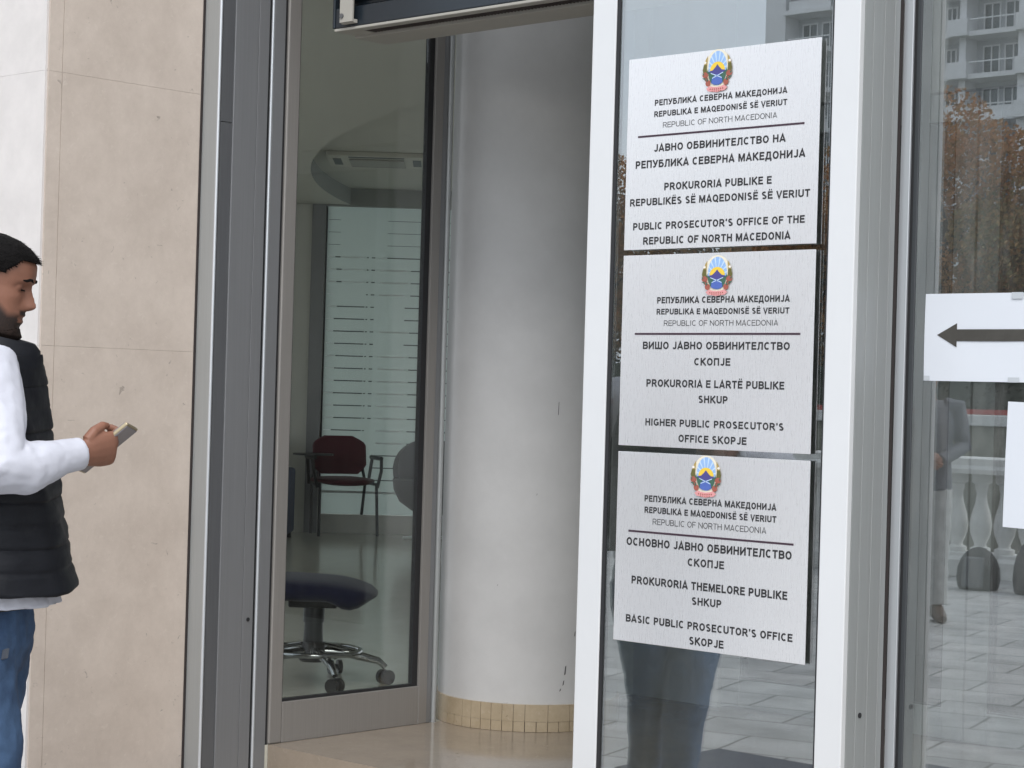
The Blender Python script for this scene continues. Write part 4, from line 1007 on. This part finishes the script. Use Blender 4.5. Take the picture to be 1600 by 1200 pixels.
def chair_frame():
    """burgundy visitor chair"""
    fr, fl = Vector((-12.393, 11.689, FH)), Vector((-12.608, 11.219, FH))
    m = (fr+fl)/2; r = (fr-fl).normalized(); f = Vector((r.y, -r.x, 0)); zz = Vector((0, 0, 1))
    P = lambda x, y, z: m+r*x+f*y+zz*z      # x towards its left as we look, y forward
    t = thing('visitor_chair', 'burgundy padded visitor chair with black legs and writing tablet', 'chair', tuple(m))
    for s in (-1, 1):
        MB().tube([P(s*.255, 0, 0), P(s*.245, -.03, .43)], .013, 10).build('leg', M['black_plastic'], t, smooth=40)
        MB().tube([P(s*.215, -.36, 0), P(s*.235, -.30, .43), P(s*.20, -.31, .60)], .013, 10).build('leg', M['black_plastic'], t, smooth=40)
        MB().tube([P(s*.245, -.03, .43), P(s*.24, -.35, .43)], .013, 10).build('side_rail', M['black_plastic'], t, smooth=40)
        arm = MB(); arm.tube([P(s*.26, -.05, .40), P(s*.295, -.06, .54), P(s*.30, -.08, .635)], .014, 8); arm.tube([P(s*.26, -.30, .42), P(s*.285, -.28, .64)], .014, 8)
        arm.tube([P(s*.29, -.05, .645), P(s*.285, -.30, .65)], [.018, .02], 8); arm.build('armrest', M['black_plastic'], t, smooth=40)
    def pad(x0, x1, c0, c1, th, n=12, roundness=.35):
        pass
    se = MB(); rings = []
    for i in range(13):
        u = -1+2*i/12; w_ = .235*(1-.0*u); rr = []
        e = (1-abs(u)**3.5)
        for k in range(20):
            a = 2*PI*k/20; c, s = math.cos(a), math.sin(a)
            yy = -.20+.215*math.copysign(abs(c)**.5, c)*(.55+.45*e); zz_ = .455-.012*u*u*0+.032*math.copysign(abs(s)**.6, s)*(.5+.5*e)-.02*max(0, c)*(1-u*u)
            rr.append(P(u*.245, yy, zz_))
        rings.append(rr)
    se.loft(rings); se.build('seat', M['red_fab'], t, smooth=60)
    bk = MB(); rings = []
    for i in range(13):
        v = -1+2*i/12; hw = .235*(1-.35*max(0, abs(v)-.55)**1.2*2.2)*(1.0 if v < .6 else (1-((v-.6)/.4)**2*.25)); rr = []
        for k in range(24):
            a = 2*PI*k/24; c, s = math.cos(a), math.sin(a)
            x = hw*math.copysign(abs(c)**.45, c); cur = -.035*(1-(x/.24)**2)
            rr.append(P(x, -.27+cur+.022*math.copysign(abs(s)**.7, s)-.05*(v+1)/2, .665+.16*v))
        rings.append(rr)
    bk.loft(rings); bk.build('backrest', M['red_fab'], t, smooth=60)
    tb = MB(); tb.loft([[P(-.30+.20*math.cos(2*PI*k/20)*(.8 if math.cos(2*PI*k/20) < 0 else .9), -.10+.16*math.sin(2*PI*k/20), z) for k in range(20)] for z in (.665, .68)])
    tb.build('writing_tablet', M['black_plastic'], t)
chair_frame()

def swivel():
    c = Vector((-6.29, 5.587, FH))
    t = thing('swivel_chair', 'navy swivel chair on a star base with foot ring behind the window', 'chair', tuple(c))
    Z = Vector((0, 0, 1))
    def P(a, r, z): return c+Vector((math.cos(a)*r, math.sin(a)*r, z))
    hub = MB(); hub.lathe([(.05, .09), (.06, .10), (.05, .16), (.045, .17)], c, 20); hub.build('hub', M['black_plastic'], t, smooth=40)
    MB().lathe([(.042, .165), (.038, .25), (.044, .251), (.044, .33), (.038, .345), (.03, .35), (.028, .355)], c, 20).build('gas_column', M['black_plastic'], t, smooth=35)
    ring_ = MB(); n = 40; R = .195; rings = []
    for i in range(n+1):
        a = 2*PI*i/n; rings.append([P(a, R+.011*math.cos(b*2*PI/8), .135+.011*math.sin(b*2*PI/8)) for b in range(8)])
    ring_.loft(rings, cap=False); ring_.build('foot_ring', M['chrome'], t, smooth=60)
    sp = MB()
    for i in range(5):
        a = .5+2*PI*i/5; sp.tube([P(a, .04, .165), P(a, .195, .136)], .006, 8)
    sp.build('ring_spoke', M['chrome'], t, smooth=60)
    for i in range(5):
        a = -.42+2*PI*i/5
        MB().tube([P(a, .04, .13), P(a, .15, .125), P(a, .27, .095), P(a, .30, .07)], [.022, .02, .015, .012], 10).build('base_arm', M['chrome'], t, smooth=60)
        q = P(a, .30, .03); tdir = Vector((-math.sin(a+.6), math.cos(a+.6), 0))
        w_ = MB()
        for s in (-1, 1): w_.tube([q+tdir*s*.010, q+tdir*s*.027], .030, 18)
        w_.tube([q-tdir*.01, q+tdir*.01], .012, 10)
        k = w_.build('caster', M['black_plastic'], t, smooth=30)
    se = MB(); rings = []; rd = Vector((math.cos(YAW), math.sin(YAW), 0)); fd = Vector((-rd.y, rd.x, 0)); cc = c
    for i in range(17):
        u = -1+2*i/16; e = max(0.0, 1-abs(u)**4)**.5
        rr = []
        for k in range(24):
            a = 2*PI*k/24; co, si = math.cos(a), math.sin(a)
            x = u*.255; y = .24*math.copysign(abs(co)**.6, co)*(.35+.65*e)
            top = .450-.010*(u+1)-.03*max(0, u)**3; bot = .345-.035*max(0, 1-((u-.62)/.3)**2)
            z = (top+bot)/2+((top-bot)/2)*math.copysign(abs(si)**.6, si)*(.35+.65*e)
            rr.append(cc+rd*x+fd*y+Z*z)
        rings.append(rr)
    se.loft(rings); se.build('seat', M['blue_fab'], t, smooth=60)
    MB().obox(c+Z*.335, rd*.10, fd*.08, Z*.02).build('seat_plate', M['black_plastic'], t, .008)
    bk = MB(); rings = []
    for i in range(9):
        v = -1+2*i/8; rr = []
        for k in range(16):
            a = 2*PI*k/16; rr.append(c-rd*(.26+.02*v)+fd*.21*math.copysign(abs(math.cos(a))**.5, math.cos(a))*(1-.2*v*v)+rd*.03*math.sin(a)+Z*(.76+.18*v))
        rings.append(rr)
    bk.loft(rings); bk.build('backrest', M['blue_fab'], t, smooth=60)
    MB().tube([c-rd*.06+Z*.38, c-rd*.26+Z*.41, c-rd*.30+Z*.62], .016, 8).build('back_bar', M['black_plastic'], t, smooth=50)
swivel()

def tub_chair():
    c = Vector((-11.72, 11.75, FH)); t = thing('tub_chair', 'grey curved shell chair cut off by the right edge of the window', 'chair', tuple(c))
    Z = Vector((0, 0, 1)); sh = MB(); rings = []
    for (z, r) in [(.22, .08), (.25, .24), (.32, .34), (.42, .39), (.50, .40), (.515, .38), (.45, .34), (.40, .10)]:
        rings.append([c+Vector((math.cos(a)*r, math.sin(a)*r, z)) for a in [2*PI*k/28 for k in range(28)]])
    sh.loft(rings); sh.build('shell', M['grey_plastic'], t, smooth=60)
    bk = MB(); rings = []
    a0 = math.atan2(-pn.y, -pn.x)+.3
    for i in range(15):
        a = a0-1.45+2.9*i/14; h = .52+.30*math.cos((a-a0)*1.05)
        rings.append([c+Vector((math.cos(a)*r, math.sin(a)*r, z)) for r, z in ((.38, .46), (.40, h), (.36, h+.01), (.34, .46))])
    bk.loft(rings); bk.build('backrest', M['grey_plastic'], t, smooth=60)
    MB().lathe([(.03, .03), (.03, .24)], c, 14).build('stem', M['chrome'], t, smooth=40)
    for k in range(4):
        a = k*PI/2+.35; MB().tube([c+Vector((0, 0, .045)), c+Vector((math.cos(a)*.33, math.sin(a)*.33, .015))], [.022, .012], 8).build('foot', M['clear_pale'], t, smooth=40)
tub_chair()
def armchair():
    c = Vector((-12.42, 10.62, FH)); t = thing('armchair', 'blue grey armchair cut off by the left edge of the window', 'chair', tuple(c))
    r = Vector((math.cos(YAW), math.sin(YAW), 0)); f = Vector((r.y, -r.x, 0)); Z = Vector((0, 0, 1))
    def bx(name, u0, u1, v0, v1, z0, z1, m, bev=.03): MB().obox(c+r*(u0+u1)/2+f*(v0+v1)/2+Z*(z0+z1)/2, r*(u1-u0)/2, f*(v1-v0)/2, Z*(z1-z0)/2).build(name, m, t, bev, smooth=50, seg=4)
    bx('seat', -.56, -.03, -.3, .3, .22, .42, M['bluegrey_fab']); bx('backrest', -.56, -.03, -.42, -.31, .2, .85, M['bluegrey_fab'])
    bx('armrest', -.02, .09, -.40, .3, .04, .57, M['bluegrey_fab']); bx('armrest', -.68, -.57, -.40, .3, .04, .57, M['bluegrey_fab'])
    for u in (-.64, .05):
        for v in (-.36, .26): MB().tube([c+r*u+f*v, c+r*u+f*v+Z*.06], .02, 8).build('leg', M['black_plastic'], t)
armchair()

tag(B(-4.95, -4.0, 1.85, 2.5, .001, .012).build('doormat', M['mat_fab'], bevel=.003), 'dark slate doormat on the plaza, reflected at the foot of the signed door', 'mat')

# ------------------------------------------------------------------ outside, seen as reflections in the glazing
def balustrade():
    x0, x1, y = -11.45, -3.0, -6.40
    t = thing('balustrade', 'white concrete balustrade along the river edge, reflected in the right glass', 'balustrade', ((x0+x1)/2, y, 0))
    prof = [(-.16, .86), (-.16, .90), (-.13, .93), (-.13, .985), (-.10, 1.0), (.10, 1.0), (.13, .985), (.13, .93), (.16, .90), (.16, .86)]
    MB().loft([[(x, y+a, z) for a, z in prof] for x in (x0, x1)]).build('rail', M['concrete'], t, .004)
    MB().loft([[(x, y+a, z) for a, z in [(-.19, 0), (-.19, .14), (-.16, .17), (-.16, .20), (.16, .20), (.16, .17), (.19, .14), (.19, 0)]] for x in (x0, x1)]).build('plinth', M['concrete'], t, .004)
    x = x0+.2
    pr = [(.085, .20), (.085, .24), (.055, .25), (.05, .27), (.085, .36), (.095, .43), (.08, .52), (.05, .62), (.042, .70), (.055, .74), (.055, .77), (.085, .79), (.085, .861)]
    first = None
    while x < x1-.1:
        if first is None:
            o = MB().lathe(pr, (x, y, 0), 18).build('baluster', M['concrete'], t, smooth=40); first = (o, x)
        else:
            o = first[0].copy(); C.objects.link(o); o.location.x = x-first[1]; o.parent = t
        x += .225
    for px in (x0, -7.2, x1): B(px-.2, px+.2, y-.2, y+.2, 0, 1.08).build('pedestal', M['concrete'], t, .012)
balustrade()

def bag(name, label, c, r, h, col, flap):
    c = Vector(c); t = thing(name, label, 'bag', tuple(c))
    rings = []
    for z, k in [(0, .88), (.02, .97), (h*.25, 1.04), (h*.5, 1.0), (h*.72, .84), (h*.88, .60), (h*.97, .30), (h, .08)]:
        rings.append([c+Vector((r[0]*k*math.copysign(abs(math.cos(a))**.7, math.cos(a)), r[1]*k*math.copysign(abs(math.sin(a))**.7, math.sin(a)), z)) for a in [2*PI*i/24 for i in range(24)]])
    MB().loft(rings).build('body', M[col], t, smooth=60)
    MB().obox(c+Vector((0.02, r[1]*.95, h*.42)), (r[0]*.55, .0, 0), (0, .03, 0), (0.0, -.02, h*.36)).build('front_pocket', M[flap], t, .02, seg=3)
    MB().tube([c+Vector((r[0]*.5, r[1]*.7, h*.8)), c+Vector((r[0]*1.05, r[1]*.9, h*.45)), c+Vector((r[0]*1.1, r[1]*1.0, .012))], .012, 8).build('strap', M[col], t, smooth=60)
bag('backpack', 'rounded black backpack with grey pocket standing on the plaza slabs', (-8.15, -5.3, 0), (.16, .12), .33, 'bag', 'bag_grey')
bag('camera_bag', 'taller black bag standing right of the rounded backpack', (-7.68, -5.3, 0), (.14, .12), .42, 'bag', 'bag')

def quay():
    t = thing('quay_wall', 'mossy stone quay wall across the river, reflected in the right glass', 'wall', (-26, -31.2, -3))
    B(-160, 120, -31.5, -31.0, -3.2, 1.03).build('stone_face', M['quay'], t)
    B(-160, 120, -31.55, -30.9, 1.034, 1.28).build('coping', M['concrete'], t, .02)
    B(-160, 120, -31.4, -31.3, 1.284, 1.40).build('red_band', M['red_band'], t)
quay()
def leafcloud(mb, c, r, n, size, rnd, squash=1.):
    for _ in range(n):
        while True:
            p = Vector((rnd.uniform(-1, 1), rnd.uniform(-1, 1), rnd.uniform(-1, 1)))
            if p.length < 1: break
        p = p.normalized()*(p.length**.6)
        q = Vector(c)+Vector((p.x*r[0], p.y*r[1], p.z*r[2]))
        u = Vector((rnd.gauss(0, 1), rnd.gauss(0, 1), rnd.gauss(0, 1))).normalized(); v = u.orthogonal().normalized(); s = size*rnd.uniform(.6, 1.4)
        mb.add([q-u*s-v*s*.5, q+u*s*.2-v*s*.7, q+u*s+v*s*.1, q-u*s*.1+v*s*.6], [(0, 1, 2, 3)])
def tree(label, x, y, h, seed, lm):
    rnd = random.Random(seed); t = thing('tree', label, 'tree', (x, y, .9), 'autumn trees on the far bank')
    tr = MB(); top = Vector((x+rnd.uniform(-.4, .4), y, .9+h*.78))
    tr.tube([(x, y, .85), (x+.1, y, .9+h*.25), (x*.5+top.x*.5, y, .9+h*.5), top], [.24, .19, .13, .04], 10)
    cr = MB(); cl = []
    for i in range(19):
        a = rnd.uniform(0, 2*PI); zz = .9+h*rnd.uniform(.28, .85); rr = h*.27*(1.15-abs((zz-.9)/h-.5))*rnd.uniform(.4, 1.1)
        c = Vector((x+math.cos(a)*rr, y+math.sin(a)*rr, zz)); cl.append(c)
        b0 = Vector((x, y, .9+(zz-.9)*.72)); tr.tube([b0, b0*.5+c*.5+Vector((0, 0, .1)), c], [.07, .05, .02], 6)
    cl.append(Vector((top.x, top.y, .9+h*.9)))
    tr.build('trunk', M['bark'], t, smooth=50)
    for c in cl:
        s = h*rnd.uniform(.10, .17); leafcloud(cr, c, (s*1.3, s*1.3, s*1.0), 1700, .06, rnd)
    cr.build('crown', M[lm], t)
tree('rusty crown tree, tallest, in front of the balconied tower', -27.0, -36, 8.4, 1, 'leaf')
tree('thin olive brown tree right of the tallest rusty tree', -23.9, -36.5, 7.0, 2, 'leaf2')
tree('rusty tree reflected at the right edge of the signed door', -30.7, -36, 6.6, 3, 'leaf')
tree('olive brown tree on the bank behind the middle sign', -34.0, -37, 6.8, 4, 'leaf2')
tree('rust brown tree reflected at the left edge of the signed door', -37.8, -36, 7.4, 5, 'leaf')
tree('brown tree on the far bank farthest from the tower', -41.3, -37, 7.6, 6, 'leaf2')
def hedge():
    rnd = random.Random(11); mb = MB()
    mb.box(-46.2, -16.2, -33.5, -32.9, .85, 2.35)
    for i in range(60): leafcloud(mb, (-46+i*.5, -33.2+rnd.uniform(-.2, .2), 1.75), (.6, .55, 1.0), 300, .06, rnd)
    tag(mb.build('hedge', M['hedge']), 'dark clipped hedge along the top of the far quay wall', 'hedge')
hedge()

def tower():
    x0, x1, y = -81.5, -56, -102
    t = thing('apartment_tower', 'pale apartment tower with stacked balconies beyond the autumn trees', 'building', (-68, y, 0))
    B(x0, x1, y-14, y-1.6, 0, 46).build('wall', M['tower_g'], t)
    bays = [(-79.3, -75.6), (-74.4, -70.7), (-69.6, -66.9), (-65.9, -62.3), (-61.2, -57.6)]
    piers = [(-80.9, -79.3), (-75.6, -74.4), (-70.7, -69.6), (-66.9, -65.9), (-62.3, -61.2), (-57.6, -56.2)]
    for a, b in piers:
        if (a, b) == (-66.9, -65.9): B(a+.45, b-.1, y-1.6, y-.2, 0, 46).build('pier', M['tower'], t)
        else: B(a, b, y-1.6, y-.05, 0, 46).build('pier', M['tower'], t)
    pf = None
    for i in range(17):
        z = .6+2.65*i
        for k, (a, b) in enumerate(bays):
            zz = z-.06
            s = MB(); s.box(a+.001, b-.001, y-1.6, y+.25, zz, zz+.30)
            if k == 3 or k == 4: s.box(a-1.0, a+.4, y-.25, y+.55, zz+.02, zz+1.05)
            so = s.build('balcony', M['tower'], t)
            if 4 <= i <= 12:
                rb = MB(); rb.box(a+.4, b-.002, y+.15, y+.2, zz+1.0, zz+1.08)
                if (i+k) % 3 == 1: rb.box(a+.4, b-.002, y+.1, y+.14, zz+.3, zz+.9)
                r_ = rb.build('railing', M['tower'], None); r_.data.transform(Matrix.Translation(-Vector(t.location))); r_.parent = so
                for (c0, c1) in ((a+.35, (a+b)/2-.25), ((a+b)/2+.05, b-.5)):
                    f = MB(); f.box(c0, c0+.1, y-1.62, y-1.5, zz+.32, zz+2.3); f.box(c1-.1, c1, y-1.62, y-1.5, zz+.32, zz+2.3); f.box(c0+.1, c1-.1, y-1.62, y-1.5, zz+2.2, zz+2.3); m_ = (c0+c1)/2; f.box(m_-.05, m_+.05, y-1.62, y-1.5, zz+.32, zz+2.2)
                    fo = f.build('window', M['tower'], t)
                    g = B(c0+.1, c1-.1, y-1.6, y-1.55, zz+.32, zz+2.2).build('pane', M['tower_glass'], None); g.data.transform(Matrix.Translation(-Vector(t.location))); g.parent = fo
tower()
